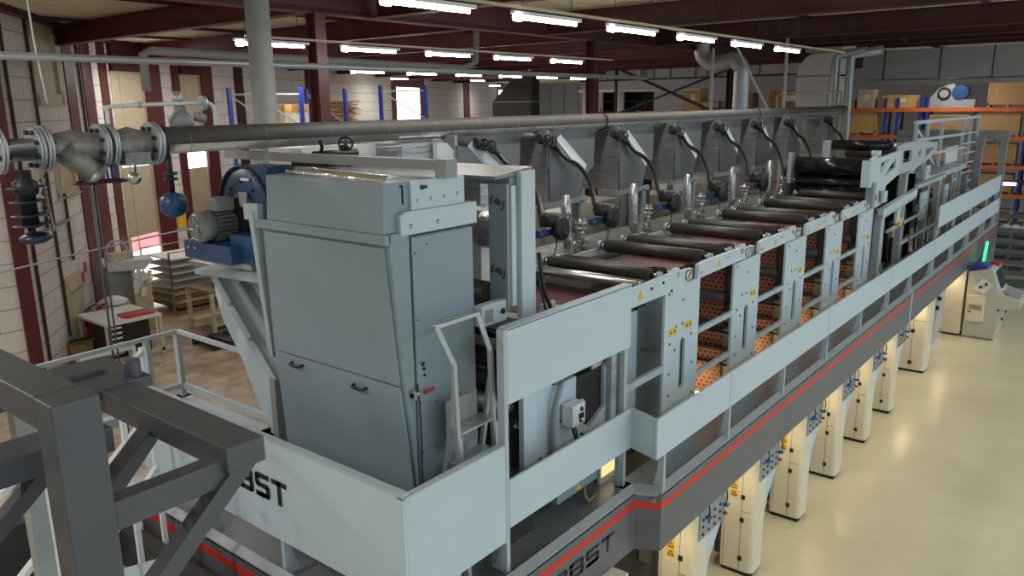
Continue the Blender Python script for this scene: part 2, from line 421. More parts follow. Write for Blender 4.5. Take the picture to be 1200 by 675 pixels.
# ------------------------------------------------------------------ walkway round the press
wk = thing('service_walkway', 'long raised walkway with grey fascia and red stripe running along the press', 'walkway', (20, 4.3, 2.17))
DZ = 2.88
m = MB(); m.box(7.7, 33.9, 4.06, 4.62, DZ-0.06, DZ); m.box(3.98, 7.9, 4.36, 5.05, DZ-0.06, DZ)
m.obj('deck_plate', 'tread', wk)
m = MB(); m.box(3.98, 4.62, 5.05, 9.0, DZ-0.06, DZ); m.obj('end_deck_plate', 'tread', wk)
def fascia_path(off, z0, z1, th, name, mt, bev=0):
    # plan outline: end (x const) -> near side -> knee -> far side
    P = [(3.92-off, 9.0), (3.92-off, 4.28-off), (7.64-off*0.6, 4.28-off), (7.78-off*0.4, 4.0-off), (20.42, 4.0-off)]
    P2 = [(20.5, 4.0-off), (33.9, 4.0-off)]
    m = MB()
    for Q in (P, P2):
        for i in range(len(Q)-1):
            (ax, ay), (bx, by) = Q[i], Q[i+1]
            d = Vector((bx-ax, by-ay)).normalized(); nrm = Vector((-d.y, d.x))*th
            if nrm.dot(Vector((20, 7))-Vector((ax, ay))) < 0: nrm = -nrm
            m.hexa([(ax, ay, z0), (bx, by, z0), (bx+nrm.x, by+nrm.y, z0), (ax+nrm.x, ay+nrm.y, z0), (ax, ay, z1), (bx, by, z1), (bx+nrm.x, by+nrm.y, z1), (ax+nrm.x, ay+nrm.y, z1)])
    return m.obj(name, mt, wk)
fascia_path(0, 2.17, 2.92, 0.03, 'fascia', 'fascia')
fascia_path(0.003, 2.725, 2.82, 0.003, 'red_stripe', 'red')
# sloping ledge on top of the fascia
m = MB()
m.hexa([(7.78, 4.0, 2.90), (33.9, 4.0, 2.90), (33.9, 4.10, 2.90), (7.82, 4.10, 2.90), (7.78, 4.0, 2.94), (33.9, 4.0, 2.94), (33.9, 4.08, 3.0), (7.82, 4.08, 3.0)])
m.hexa([(3.92, 4.28, 2.90), (7.64, 4.28, 2.90), (7.70, 4.38, 2.90), (4.02, 4.38, 2.90), (3.92, 4.28, 2.94), (7.64, 4.28, 2.94), (7.70, 4.36, 3.0), (4.0, 4.36, 3.0)])
m.hexa([(3.92, 4.38, 2.90), (4.02, 4.38, 2.90), (4.02, 9.0, 2.90), (3.92, 9.0, 2.90), (3.92, 4.36, 2.94), (4.0, 4.36, 3.0), (4.0, 9.0, 3.0), (3.92, 9.0, 2.94)])
m.hexa([(7.62, 4.3, 2.90), (7.74, 4.05, 2.90), (7.84, 4.1, 2.90), (7.70, 4.4, 2.90), (7.63, 4.29, 2.94), (7.77, 4.01, 2.94), (7.83, 4.09, 3.0), (7.70, 4.37, 3.0)])
m.obj('kerb_ledge', 'kerb', wk)
m = MB(); m.box(7.9, 33.8, 4.09, 4.14, DZ, DZ+0.008); m.box(4.1, 7.7, 4.38, 4.43, DZ, DZ+0.008); m.obj('rubber_gap_strip', 'black', wk)
logo('lettering', 'BOBST', 0.20, (5.62, 4.277, 2.44), (1, 0, 0), wk, w=1.32, gap=0.27, label='black lettering on the grey fascia')
# joint strip in the fascia and inner edge support
m = MB(); m.box(20.42, 20.5, 3.985, 4.02, 2.17, 2.92); m.obj('joint_plate', 'panel', wk, label='pale joint plate splitting the fascia')
m = MB(); m.box(8, 33.5, 4.55, 4.62, 2.4, 2.82); m.box(4.2, 7.8, 4.98, 5.05, 2.4, 2.82)
for x in [8.2+2.155*i for i in range(12)]: m.box(x, x+0.06, 4.03, 4.6, 2.5, 2.82)
m.obj('under_beam', 'galv', wk)

def curved_post(m, x, y, w=0.05):
    # flat blade that swells toward its foot, curving outward over the kerb
    zs = [2.95, 3.0, 3.06, 3.14, 3.25, 3.45, 3.9]; dp = [0.17, 0.14, 0.115, 0.095, 0.08, 0.07, 0.07]
    poly = [(y+0.012, z) for z in zs]+[(y+0.012+d, z) for z, d in reversed(list(zip(zs, dp)))]
    m.prism(poly, 'x', x-w/2, x+w/2)
    return m
def guard(name, label, panels, posts, group=None, bev=0.006, mt='panel'):
    t = thing(name, label, 'guard rail', (panels[0][0], panels[0][2], DZ), group)
    for p in panels:
        m = MB(); m.box(*p); m.obj('panel', mt, t, bevel=bev)
    for (x, y) in posts:
        m = MB(); curved_post(m, x, y); m.obj('post', 'frame', t)
    return t
# long rail D
posts = [(7.86, 4.0)]+[(x, 4.0) for x in (9.75, 11.85, 13.98, 16.1, 18.2, 20.3, 22.6, 25.4, 27.6, 30.2, 32.9)]
D = guard('guard_rail', 'long pale grey guard rail band with curved posts from the kink to the far end', [(7.63, 33.7, 4.0, 4.035, 3.425, 3.935)], posts)
m = MB(); m.hexa([(7.63, 4.0, 3.425), (7.66, 4.02, 3.425), (7.80, 4.45, 3.425), (7.765, 4.44, 3.425), (7.63, 4.0, 3.935), (7.66, 4.02, 3.935), (7.80, 4.45, 3.935), (7.765, 4.44, 3.935)])
m.obj('kink_panel', 'panel', D)
m = MB()
for x in (9.7, 13.9, 18.2, 22.6, 27.6, 31): m.box(x, x+0.008, 3.997, 4.0, 3.43, 3.93)
m.obj('panel_joint', 'panel2', D)
# near lower band B
B = guard('guard_rail', 'lower pale band of the guard rail between the ladder and the kink', [(5.425, 7.78, 4.42, 4.455, 3.425, 3.935)], [(5.4, 4.435), (7.66, 4.435)])
# near tall panel A + end panel with lettering
A = guard('guard_barrier', 'tall blank pale corner guard panel in front of the drying cabinet', [(4.05, 5.36, 4.42, 4.455, 3.30, 4.32)], [(4.7, 4.435)])
m = MB(); m.hexa([(4.02, 4.42, 4.32), (5.35, 4.42, 4.32), (5.35, 4.49, 4.325), (4.02, 4.49, 4.325), (4.02, 4.42, 4.335), (5.35, 4.42, 4.335), (5.35, 4.49, 4.335), (4.02, 4.49, 4.335)])
m.obj('top_edge', 'frame', A)
E_ = thing('guard_barrier', 'tall end guard panel with black lettering closing the near end of the press', 'guard rail', (4.02, 6.5, DZ))
m = MB(); m.box(4.02, 4.05, 4.42, 8.95, 3.30, 4.36); m.obj('panel', 'panel', E_, bevel=0.006)
m = MB(); m.box(4.015, 4.09, 4.42, 8.95, 4.345, 4.375); m.obj('top_edge', 'frame', E_)
for y in (4.9, 6.2, 7.6, 8.7):
    m = MB(); m.prism([(4.03, 2.95), (4.03, 3.4), (4.10, 3.4), (4.12, 3.15), (4.2, 2.9)], 'y', y, y+0.05); m.obj('post', 'frame', E_)
logo('lettering', 'BOBST', 0.26, (4.015, 7.42, 3.70), (0, -1, 0), E_, w=0.92, gap=0.16, label='black lettering on the end panel')
# upper guard C (raised panel on its own posts)
t = thing('guard_barrier', 'raised blank pale guard panel beside the ladder, held high on two posts', 'guard rail', (6.5, 4.44, DZ))
m = MB(); m.box(5.42, 7.70, 4.42, 4.455, 4.72, 5.47); m.obj('panel', 'panel', t, bevel=0.006)
m = MB(); m.box(5.362, 5.42, 4.42, 4.51, 2.95, 5.47); m.obj('post', 'frame', t, bevel=0.004)
m = MB(); m.box(7.64, 7.70, 4.46, 4.53, 2.95, 5.46); m.obj('post', 'frame', t, bevel=0.004)
m = MB(); m.box(5.42, 7.70, 4.42, 4.53, 5.455, 5.475); m.obj('top_edge', 'panel', t)
# far upper band
t = guard('guard_rail', 'short upper guard band above the long rail at the far end', [(22.8, 33.4, 4.0, 4.035, 4.20, 4.79)], [])
for x in (22.85, 25.2, 28.0, 31.0, 33.2):
    m = MB(); m.box(x, x+0.08, 4.04, 4.1, 2.95, 4.75); m.obj('post', 'frame', t)

# ------------------------------------------------------------------ big drying cabinet at the near end
cab = thing('drying_cabinet', 'big blue-grey sheet steel cabinet at the near end behind the lettered guard panel', 'machine cabinet', (5.1, 6.1, DZ))
def cabinet_poly():
    return [(4.53, 6.42), (4.60, 5.09), (4.75, 3.8), (4.79, DZ), (5.60, DZ), (5.60, 6.42)]
# cabinet body: tapering front (x varies with z), side plane y=5
m = MB()
L_ = [(6.42, 4.53, 6.86), (5.0, 4.66, 7.02), (3.9, 4.79, 7.12), (DZ, 4.88, 7.15)]
vs = []
for z, x, yl in L_: vs += [(x, 5.0, z), (x, yl, z), (5.60, yl, z), (5.60, 5.0, z)]
fs = []
for i in range(3):
    a = i*4; b = a+4
    for k in range(4): fs.append((a+k, a+(k+1) % 4, b+(k+1) % 4, b+k))
fs += [(0, 1, 2, 3), (12, 13, 14, 15)]
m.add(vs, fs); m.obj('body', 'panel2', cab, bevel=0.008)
# two front covers with a seam
def cover(z0, x0, z1, x1, y0, y1l, y1h, name):
    m = MB(); t = 0.03
    m.hexa([(x0-t, y0, z0), (x0, y0, z0), (x0, y1l, z0), (x0-t, y1l, z0), (x1-t, y0, z1), (x1, y0, z1), (x1, y1h, z1), (x1-t, y1h, z1)])
    return m.obj(name, 'panel2', cab, bevel=0.006)
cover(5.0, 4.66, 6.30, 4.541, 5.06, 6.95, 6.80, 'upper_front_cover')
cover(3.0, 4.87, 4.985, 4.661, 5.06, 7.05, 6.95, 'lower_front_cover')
m = MB(); m.box(4.485, 4.56, 5.0, 6.92, 6.33, 6.42); m.obj('front_rail', 'panel2', cab, bevel=0.006)
# cap with bolts
m = MB()
m.prism([(4.50, 6.42), (4.53, 6.86), (5.55, 6.86), (5.55, 6.42)], 'y', 5.03, 6.72); m.obj('cap', 'panel2', cab, bevel=0.008)
m = MB(); m.box(4.66, 5.66, 4.975, 5.03, 6.395, 6.58); m.box(4.70, 5.66, 4.975, 5.08, 6.575, 6.60); m.obj('clamp_bar', 'panel', cab, bevel=0.004)
m = MB(); m.box(4.82, 5.52, 5.0, 5.04, 6.60, 6.86); bp_ = m.obj('bolt_plate', 'panel', cab, bevel=0.004)
m = MB()
for x, z in ((4.90, 6.68), (5.07, 6.685), (5.24, 6.69), (5.42, 6.70)): m.lathe((x, 5.0, z), (0, -1, 0), [(0, 0.017), (0.005, 0.017), (0.005, 0.010), (0.014, 0.010)], 12)
for x in (4.78, 5.12): m.lathe((x, 4.975, 6.47), (0, -1, 0), [(0, 0.02), (0.008, 0.02), (0.008, 0.012), (0.02, 0.012)], 12)
m.obj('bolt', 'steel', cab)
m = MB(); m.cyl((4.955, 4.999, 6.795), (4.955, 4.985, 6.795), 0.022, 12); m.cyl((5.00, 4.999, 6.795), (5.00, 4.985, 6.795), 0.015, 12); m.obj('cable_gland', 'black', bp_)
m = MB(); m.box(4.735, 4.75, 5.02, 5.035, 6.66, 6.82); m.box(4.715, 4.75, 5.02, 5.032, 6.81, 6.83); m.obj('rubber_seal', 'black', cab)
# seams, rivets on the side plane
m = MB(); m.hexa([(4.76, 4.993, DZ), (4.768, 4.993, DZ), (4.768, 5.0, DZ), (4.76, 5.0, DZ), (4.775, 4.993, 6.38), (4.783, 4.993, 6.38), (4.783, 5.0, 6.38), (4.775, 5.0, 6.38)])
m.box(4.78, 5.62, 4.99, 5.0, 6.37, 6.385)
m.obj('seam', 'darkin', cab)
m = MB(); m.box(4.79, 5.60, 4.985, 5.0, 3.0, 6.36); sd_ = m.obj('side_door', 'panel2', cab, bevel=0.004)
m = MB()
for z in (6.22, 5.6, 5.2, 4.8, 4.3, 3.8): m.cyl((4.82, 4.986, z), (4.82, 4.975, z), 0.007, 8)
for z, x in ((6.28, 4.98), (4.75, 5.02), (4.3, 5.0)): m.cyl((x, 4.986, z), (x, 4.975, z), 0.007, 8)
m.obj('rivet', 'black', sd_)
m = MB(); m.box(5.12, 5.38, 4.975, 4.986, 5.48, 5.54); m.cyl((5.15, 4.98, 5.52), (5.15, 4.968, 5.52), 0.012, 10); m.cyl((5.35, 4.98, 5.52), (5.35, 4.968, 5.52), 0.012, 10); m.obj('slot_plate', 'gpaint', sd_)
# handles (dark bent grips) on the front
for (y, z) in ((6.60, 4.90), (5.62, 4.87)):
    x = 4.66+(5.0-z)*0.115-0.03
    h = MB(); h.tube([(x+0.01, y+0.09, z+0.01), (x-0.045, y+0.075, z), (x-0.05, y, z-0.004), (x-0.045, y-0.075, z), (x+0.01, y-0.09, z+0.01)], 0.016, 10, 5)
    h.obj('handle', 'black', cab, label='black grip handle')
# red toggle latch
m = MB(); m.box(4.70, 4.80, 4.95, 4.99, 4.89, 4.93); m.cyl((4.72, 4.96, 4.92), (4.86, 4.94, 4.90), 0.012, 8); m.box(4.70, 4.73, 4.94, 4.99, 4.87, 4.96); lt_ = m.obj('latch', 'steel', cab)
m = MB(); m.cyl((4.84, 4.945, 4.905), (4.94, 4.925, 4.925), 0.017, 10); m.obj('latch_grip', 'extred', lt_, label='red plastic latch grip')
m = MB(); m.cyl((4.875, 4.99, 5.12), (4.875, 4.975, 5.12), 0.018, 10); m.cyl((4.88, 4.99, 5.06), (4.88, 4.97, 5.06), 0.014, 10); m.box(4.845, 4.885, 4.98, 4.99, 5.15, 5.19); m.obj('indicator', 'black', cab)
m = MB(); m.tube([(4.785, 4.98, 5.0), (4.80, 4.97, 4.6), (4.79, 4.97, 4.0), (4.82, 4.975, 3.2)], 0.006, 6, 4); m.obj('cable', 'black', cab)
# silver toothed roll on top of the cap
m = MB(); m.cyl((4.74, 5.18, 6.845), (4.74, 6.62, 6.885), 0.055, 20); m.obj('top_roll', 'chrome', cab, label='shiny ribbed roll along the top edge')
m = MB()
for i in range(36):
    y = 5.25+i*0.035; m.torus((4.74, y, 6.847+0.0275*(y-5.18)), (0, 1, 0), 0.054, 0.006, 14, 4)
m.obj('roll_rib', 'chrome', cab, kind='stuff')

# left support bracket and side flap
t = thing('support_bracket', 'pale angled steel bracket hanging off the left side of the drying cabinet', 'bracket', (4.9, 7.6, 5.8))
m = MB(); m.bar((4.5, 6.93, 6.5), (4.78, 7.2, 4.85), 0.10, 0.07, (0, 1, 0)); m.obj('side_post', 'frame', t)
m = MB(); m.box(4.49, 4.56, 6.86, 7.1, 6.40, 6.56); m.cyl((4.485, 7.0, 6.49), (4.50, 7.0, 6.49), 0.035, 14); m.obj('pivot_lug', 'frame', t)
m = MB(); m.prism([(8.66, 5.66), (8.68, 5.3), (8.58, 5.0), (8.2, 4.5), (7.95, 4.0), (7.6, 3.7), (7.3, 3.8), (7.3, 5.85), (7.75, 5.84)], 'x', 5.0, 5.03); m.obj('side_flap', 'panel', t, bevel=0.004)
m = MB(); m.bar((4.93, 8.48, 5.60), (4.96, 7.42, 4.45), 0.10, 0.15, (1, 0, 0)); m.obj('diagonal_channel', 'frame', t, bevel=0.004)
m = MB(); m.bar((4.87, 8.42, 5.62), (4.90, 7.38, 4.48), 0.03, 0.02, (1, 0, 0))
m.obj('channel_groove', 'gpaint', t)
m = MB()
for k in (0.3, 0.62): m.cyl((4.86, 8.42-1.04*k, 5.62-1.14*k), (4.83, 8.42-1.04*k, 5.62-1.14*k), 0.022, 8)
m.obj('bolt', 'steel', t)
m = MB(); m.hexa([(4.72, 7.15, 5.66), (5.0, 7.15, 5.66), (5.0, 8.6, 5.60), (4.72, 8.6, 5.60), (4.70, 7.15, 5.80), (5.0, 7.15, 5.84), (5.0, 8.6, 5.68), (4.70, 8.6, 5.66)]); m.obj('top_plate', 'frame', t, bevel=0.01)
m = MB(); m.bar((4.92, 7.95, 5.55), (4.98, 7.25, 4.8), 0.05, 0.10, (1, 0, 0)); m.bar((4.95, 7.3, 5.6), (4.98, 7.22, 4.5), 0.06, 0.06); m.obj('inner_web', 'gpaint', t)
m = MB(); m.box(4.86, 4.96, 7.38, 7.48, 2.9, 4.5); m.obj('foot_post', 'gpaint', t)

# ------------------------------------------------------------------ blower
BL0 = len(bpy.data.objects)
t = thing('blower', 'blue centrifugal blower with grey finned motor left of the drying cabinet', 'blower', (4.8, 7.7, 5.88))
m = MB(); m.lathe((4.82, 7.62, 6.43), (1, 0, 0), [(0, 0.30), (0.02, 0.45), (0.04, 0.47), (0.30, 0.47), (0.32, 0.45), (0.34, 0.3)], 36)
m.box(4.84, 5.14, 7.15, 7.62, 6.43, 6.90); m.obj('scroll_housing', 'blue', t)
m = MB(); m.torus((4.83, 7.62, 6.43), (1, 0, 0), 0.46, 0.018, 36, 6); m.obj('housing_rim', 'cast', t)
m = MB(); m.lathe((4.80, 7.62, 6.40), (1, 0, 0), [(0, 0.10), (0.0, 0.2), (0.03, 0.24)], 24)
for i in range(8): m.cyl((4.83, 7.62+0.30*math.cos(i*PI/4), 6.43+0.30*math.sin(i*PI/4)), (4.80, 7.62+0.30*math.cos(i*PI/4), 6.43+0.30*math.sin(i*PI/4)), 0.016, 8)
m.obj('hub_plate', 'cast', t)
m = MB(); m.hexa([(4.78, 7.50, 6.46), (4.80, 7.50, 6.46), (4.80, 7.62, 6.46), (4.78, 7.62, 6.46), (4.78, 7.47, 6.62), (4.80, 7.47, 6.62), (4.80, 7.63, 6.62), (4.78, 7.63, 6.62)]); m.obj('bearing_bracket', 'gpaint', t)
m = MB(); m.box(4.80, 4.82, 7.45, 7.60, 6.74, 6.77); m.obj('rating_plate', 'white', t)
# motor: axis along y, fan cowl facing outwards to +y/-x
m = MB(); mc = (4.38, 7.86, 6.26)
m.lathe(mc, (1, 0, 0), [(0.0, 0.14), (0.02, 0.165), (0.16, 0.172), (0.16, 0.155), (0.42, 0.155), (0.44, 0.12), (0.48, 0.10)], 32)
mb_ = m.obj('motor_body', 'gpaint', t)
m = MB(); d = Vector((1, 0, 0)); base = Vector(mc)
for i in range(22):
    w = 2*PI*i/22; a = d.orthogonal().normalized(); b = d.cross(a); r = (a*math.cos(w)+b*math.sin(w))
    m.bar(base+d*0.18+r*0.16, base+d*0.41+r*0.16, 0.008, 0.03, r)
m.obj('cooling_rib', 'gpaint', mb_, kind='stuff')
m = MB()
for i in range(8):
    w = 2*PI*i/8; a = d.orthogonal().normalized(); b = d.cross(a)
    r0 = (a*math.cos(w)+b*math.sin(w))*0.03; r1 = (a*math.cos(w+0.6)+b*math.sin(w+0.6))*0.135
    m.tube([base+r0-d*0.006, base+(r0+r1)*0.55-d*0.008+a*0.0, base+r1-d*0.004], 0.006, 6, 4)
m.torus(base-d*0.004, d, 0.135, 0.007, 24, 5); m.torus(base-d*0.006, d, 0.05, 0.005, 16, 5)
m.obj('fan_grille', 'steel', mb_, kind=None)
m = MB(); m.box(4.56, 4.78, 7.72, 7.92, 6.42, 6.56); m.obj('terminal_box', 'gpaint', mb_, bevel=0.01)
m = MB(); m.box(4.42, 4.95, 7.30, 8.22, 5.90, 6.09); m.box(4.55, 5.25, 7.1, 7.5, 5.9, 6.2); m.obj('base_frame', 'blue', t, bevel=0.006)
m = MB()
for y in (8.12, 7.98): m.cyl((4.42, y, 6.02), (4.405, y, 6.02), 0.013, 10)
m.obj('base_bolt', 'white', t)
m = MB(); m.box(4.55, 5.2, 7.15, 8.3, 5.84, 5.9); m.obj('mount_plate', 'galv', t)
t = thing('machine_shroud', 'dark rounded shroud behind the blue blower', 'machine cover', (5.5, 7.2, 6.2))
m = MB(); m.lathe((5.30, 7.25, 6.42), (1, 0, 0), [(0, 0.40), (0.02, 0.48), (0.5, 0.48), (0.52, 0.4)], 32); m.obj('drum', 'darkin', t)
m = MB(); m.lathe((5.26, 6.95, 6.35), (1, 0, 0), [(0, 0.2), (0.02, 0.22), (0.3, 0.22)], 24); m.obj('end_cap', 'gpaint', t)

# ------------------------------------------------------------------ overhead channel over the cabinet
t = thing('overhead_channel', 'dull grey steel channel bridging above the drying cabinet', 'beam', (5.2, 6.6, 6.86))
m = MB(); m.prism([(5.16, 6.93), (5.16, 7.02), (5.29, 7.02), (5.29, 6.93)], 'y', 4.90, 8.45); m.obj('channel', 'gpaint', t)
m = MB(); m.box(5.15, 5.30, 4.88, 5.02, 6.86, 7.03); m.obj('end_leg', 'gpaint', t)
m = MB(); m.box(5.18, 5.27, 6.9, 7.2, 6.87, 6.93); m.obj('hanger', 'cast', t)

# ------------------------------------------------------------------ white portal frame with foil clad top
t = thing('roller_portal', 'pale portal frame with foil clad crosspiece just behind the drying cabinet', 'machine frame', (6.3, 5.8, DZ))
m = MB(); m.box(6.14, 6.37, 4.80, 4.87, 3.4, 6.86); m.obj('front_post', 'panel', t, bevel=0.005)
m = MB(); m.box(5.98, 6.02, 4.86, 5.10, 5.45, 6.74); sp_ = m.obj('side_plate', 'panel2', t, bevel=0.004)
m = MB(); m.box(6.03, 6.10, 4.84, 4.88, 5.5, 6.72); m.obj('guide_strip', 'panel', t)
for zc in (6.55, 5.85):
    m = MB()
    for (R_, a0, a1) in ((0.085, -0.2, 0.9), (0.085, 2.8, 4.0), (0.035, 0.0, 3.9)):
        pts = [(5.975, 4.98+R_*math.cos(a0+(a1-a0)*k/8), zc+R_*math.sin(a0+(a1-a0)*k/8)) for k in range(9)]
        m.tube(pts, 0.008, 6, 1)
    m.cyl((5.978, 4.98, zc), (5.965, 4.98, zc), 0.012, 10)
    m.obj('slotted_disc', 'black', sp_)
m = MB(); m.hexa([(5.8, 4.86, 6.80), (6.37, 4.86, 6.82), (6.37, 8.6, 6.82), (5.8, 8.6, 6.80), (5.8, 4.84, 6.83), (6.37, 4.84, 6.89), (6.37, 8.6, 6.89), (5.8, 8.6, 6.83)]); m.obj('foil_crosspiece', 'foil', t, label='shiny foil clad crosspiece')
m = MB(); m.box(6.05, 6.36, 4.88, 8.6, 6.72, 6.80); m.obj('crossbeam', 'panel2', t)
m = MB(); m.box(6.15, 6.36, 8.4, 8.5, 2.9, 6.8); m.obj('rear_post', 'panel2', t)
m = MB(); m.tube([(6.42, 4.80, 6.0), (6.46, 4.76, 5.6), (6.58, 4.74, 5.3), (6.6, 4.74, 4.9), (6.62, 4.76, 4.5)], 0.022, 8, 5); m.tube([(6.40, 4.80, 5.8), (6.44, 4.76, 5.5), (6.56, 4.74, 5.1), (6.54, 4.76, 4.6)], 0.014, 8, 5); m.obj('cable_bundle', 'black', t)
m = MB(); m.box(6.5, 6.75, 4.82, 4.86, 4.6, 5.42); m.box(6.70, 6.78, 4.72, 4.86, 4.6, 5.36); m.obj('cable_duct', 'panel', t, bevel=0.004)

# foil wrapped box + duct seen between cabinet and portal
t = thing('foil_wrapped_duct', 'crinkled foil wrapped duct between drying cabinet and portal frame', 'duct', (6.9, 6.6, 5.5))
m = MB(); m.box(6.9, 7.3, 6.0, 6.9, 5.9, 6.78); m.obj('wrapped_box', 'foil', t)
m = MB(); m.lathe((6.62, 5.25, 6.15), (0, 1, 0), [(0, 0.20), (0.05, 0.22), (0.2, 0.21), (0.4, 0.22), (0.5, 0.2)], 20); m.obj('round_duct', 'crinkle', t)
m = MB(); m.box(6.6, 6.95, 5.75, 6.2, 5.45, 6.35); m.obj('lagging', 'paper', t, label='off-white lagging')

# ------------------------------------------------------------------ step ladder
t = thing('step_ladder', 'bare steel ladder with bent handrails on the walkway beside the drying cabinet', 'ladder', (5.1, 4.7, DZ))
for x, xb in ((4.72, 4.93), (5.27, 5.44)):
    m = MB(); m.bar((x, 4.66, 5.62), (xb-0.06, 4.6, 5.24), 0.045, 0.045); m.bar((xb-0.06, 4.6, 5.25), (xb, 4.62, 4.2), 0.045, 0.045); m.bar((xb, 4.62, 4.5), (xb+0.02, 4.56, 2.9), 0.06, 0.045)
    m.bar((xb+0.05, 4.70, 4.92), (xb-0.04, 4.98, 2.9), 0.045, 0.045)
    m.obj('stile', 'galv', t, bevel=0.003)
m = MB(); m.bar((4.70, 4.66, 5.615), (5.29, 4.66, 5.615), 0.05, 0.035); m.obj('top_bar', 'steel', t, bevel=0.003)
for z in (4.55, 4.22, 3.9, 3.55, 3.2):
    m = MB(); m.box(4.95, 5.45, 4.60, 4.80, z-0.02, z); m.obj('tread', 'galv', t)
m = MB(); m.box(4.98, 5.40, 4.80, 4.82, 4.3, 4.8); m.obj('back_plate', 'gpaint', t)
t = thing('camera_head_bracket', 'small pale box with screen on a short arm above the ladder', 'control box', (5.7, 4.95, 5.5))
m = MB(); m.box(5.60, 5.98, 4.88, 4.98, 5.36, 5.58); m.obj('housing', 'panel', t, bevel=0.01)
m = MB(); m.box(5.64, 5.76, 4.875, 4.88, 5.40, 5.53); m.obj('screen', 'gpaint', t)
m = MB(); m.cyl((5.91, 4.88, 5.47), (5.91, 4.86, 5.47), 0.03, 14); m.obj('knob', 'black', t)
t = thing('crossbar', 'pale galvanised crossbar spanning behind the small screen box', 'beam', (6.1, 6.0, 5.3))
m = MB(); m.bar((6.15, 4.75, 5.28), (6.15, 7.9, 5.28), 0.16, 0.16); m.obj('bar', 'galv', t)
m = MB(); m.bar((6.1, 4.80, 5.0), (6.1, 7.9, 5.0), 0.28, 0.06); m.obj('shelf', 'darkin', t)
t = thing('junk_roller', 'dark broad beam under the foil duct', 'roller', (6.7, 6.5, 5.4))
t.name = 'wide_roller'; t['label'] = 'broad grey roller lying low between cabinet and portal frame'
m = MB(); m.cyl((5.95, 5.1, 5.62), (5.95, 7.6, 5.66), 0.12, 20); m.obj('roll', 'roller', t)
m = MB(); m.cyl((6.3, 6.2, 6.0), (6.3, 6.4, 6.0), 0.10, 16); m.cyl((6.05, 6.1, 6.0), (6.05, 6.3, 6.0), 0.06, 16); m.obj('drive_pulley', 'cast', t)

# lower frame under band B: side plates, rolls, junction box
t = thing('infeed_stand', 'pale infeed side frame with round holes behind the lower guard band', 'machine frame', (7.1, 4.95, DZ))
m = MB(); m.plate([(6.43, 3.25), (6.43, 4.35), (6.62, 4.55), (7.0, 4.42), (7.0, 4.36), (7.32, 4.36), (7.32, 3.82), (7.6, 3.62), (7.95, 3.78), (7.95, 4.28), (8.5, 4.62), (8.5, 3.25)], [ring(6.62, 3.55, 0.03, 0.03, 8), ring(7.5, 3.42, 0.05, 0.05, 8)], 'y', 4.93, 4.98); m.obj('side_plate', 'panel', t)
m = MB(); m.plate(rect(8.0, 8.62, 3.2, 4.9), [slot(8.32, 3.6, 4.3, 0.09)], 'y', 4.86, 4.92); m.obj('slotted_plate', 'frame', t)
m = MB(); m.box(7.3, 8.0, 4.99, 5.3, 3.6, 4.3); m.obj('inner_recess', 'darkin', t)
m = MB(); m.box(6.5, 6.6, 5.0, 5.2, DZ, 3.3); m.box(8.4, 8.5, 5.0, 5.2, DZ, 3.3); m.obj('foot', 'darkin', t)
m = MB(); m.cyl((8.05, 4.858, 4.30), (8.05, 4.852, 4.30), 0.042, 16); m.obj('sign_disc', 'white', t)
m = MB(); m.torus((8.05, 4.85, 4.30), (0, 1, 0), 0.034, 0.004, 16, 5); m.bar((8.03, 4.85, 4.32), (8.07, 4.85, 4.28), 0.006); m.obj('round_sign', 'extred', t, label='small round red prohibition sign')
m = MB()
for x, z in ((6.5, 3.65), (6.5, 3.5), (6.6, 3.58), (6.56, 3.48), (7.0, 3.9), (8.5, 3.5), (8.05, 3.7)): m.cyl((x, 4.93, z), (x, 4.922, z), 0.014, 8)
m.obj('bolt_hole', 'black', t)
m = MB(); m.tube([(7.0, 4.9, 4.4), (6.86, 4.84, 4.35), (6.78, 4.86, 4.1), (6.78, 4.88, 3.6), (6.80, 4.88, 3.25)], 0.035, 10, 5); m.obj('corrugated_hose', 'gpaint', t)
t = thing('junction_box', 'small white electrical box with green and black buttons and coiled cable', 'control box', (7.1, 4.86, 3.8))
m = MB(); m.box(6.98, 7.24, 4.74, 4.90, 3.86, 4.12); m.obj('box', 'white', t, bevel=0.012)
m = MB(); m.cyl((7.15, 4.74, 4.05), (7.15, 4.722, 4.05), 0.026, 12); m.obj('green_button', 'green' if False else 'greensh', t)
m = MB(); m.box(7.10, 7.19, 4.725, 4.74, 3.94, 4.0); m.cyl((7.13, 4.74, 3.91), (7.13, 4.72, 3.91), 0.018, 10); m.obj('switch', 'black', t)
m = MB(); m.tube([(7.05, 4.8, 3.86), (7.05, 4.76, 3.74), (7.08, 4.74, 3.62), (7.16, 4.73, 3.58), (7.22, 4.74, 3.66), (7.2, 4.77, 3.72)], 0.018, 8, 5); m.tube([(7.1, 4.8, 3.86), (7.1, 4.76, 3.7), (7.0, 4.74, 3.5)], 0.01, 6, 5); m.obj('coiled_cable', 'black', t)
m = MB(); m.torus((7.34, 4.86, 4.05), (0, 1, 0), 0.025, 0.012, 14, 6); m.obj('white_knob', 'white', t)
t = thing('infeed_machinery', 'dark infeed machinery filling the space behind ladder and portal frame', 'machine base', (7.2, 6.4, DZ))
m = MB(); m.box(6.6, 8.7, 5.35, 7.4, 2.7, 4.85); m.box(5.7, 6.6, 6.2, 7.6, 2.7, 4.9); m.obj('body', 'dimsheet', t)
m = MB()
for k_ in range(7): m.bar((5.8+k_*0.4, 5.35, 4.9), (5.9+k_*0.4, 7.2, 4.95+0.05*(k_ % 3)), 0.10, 0.10)
m.obj('tie_bar', 'roller', t)
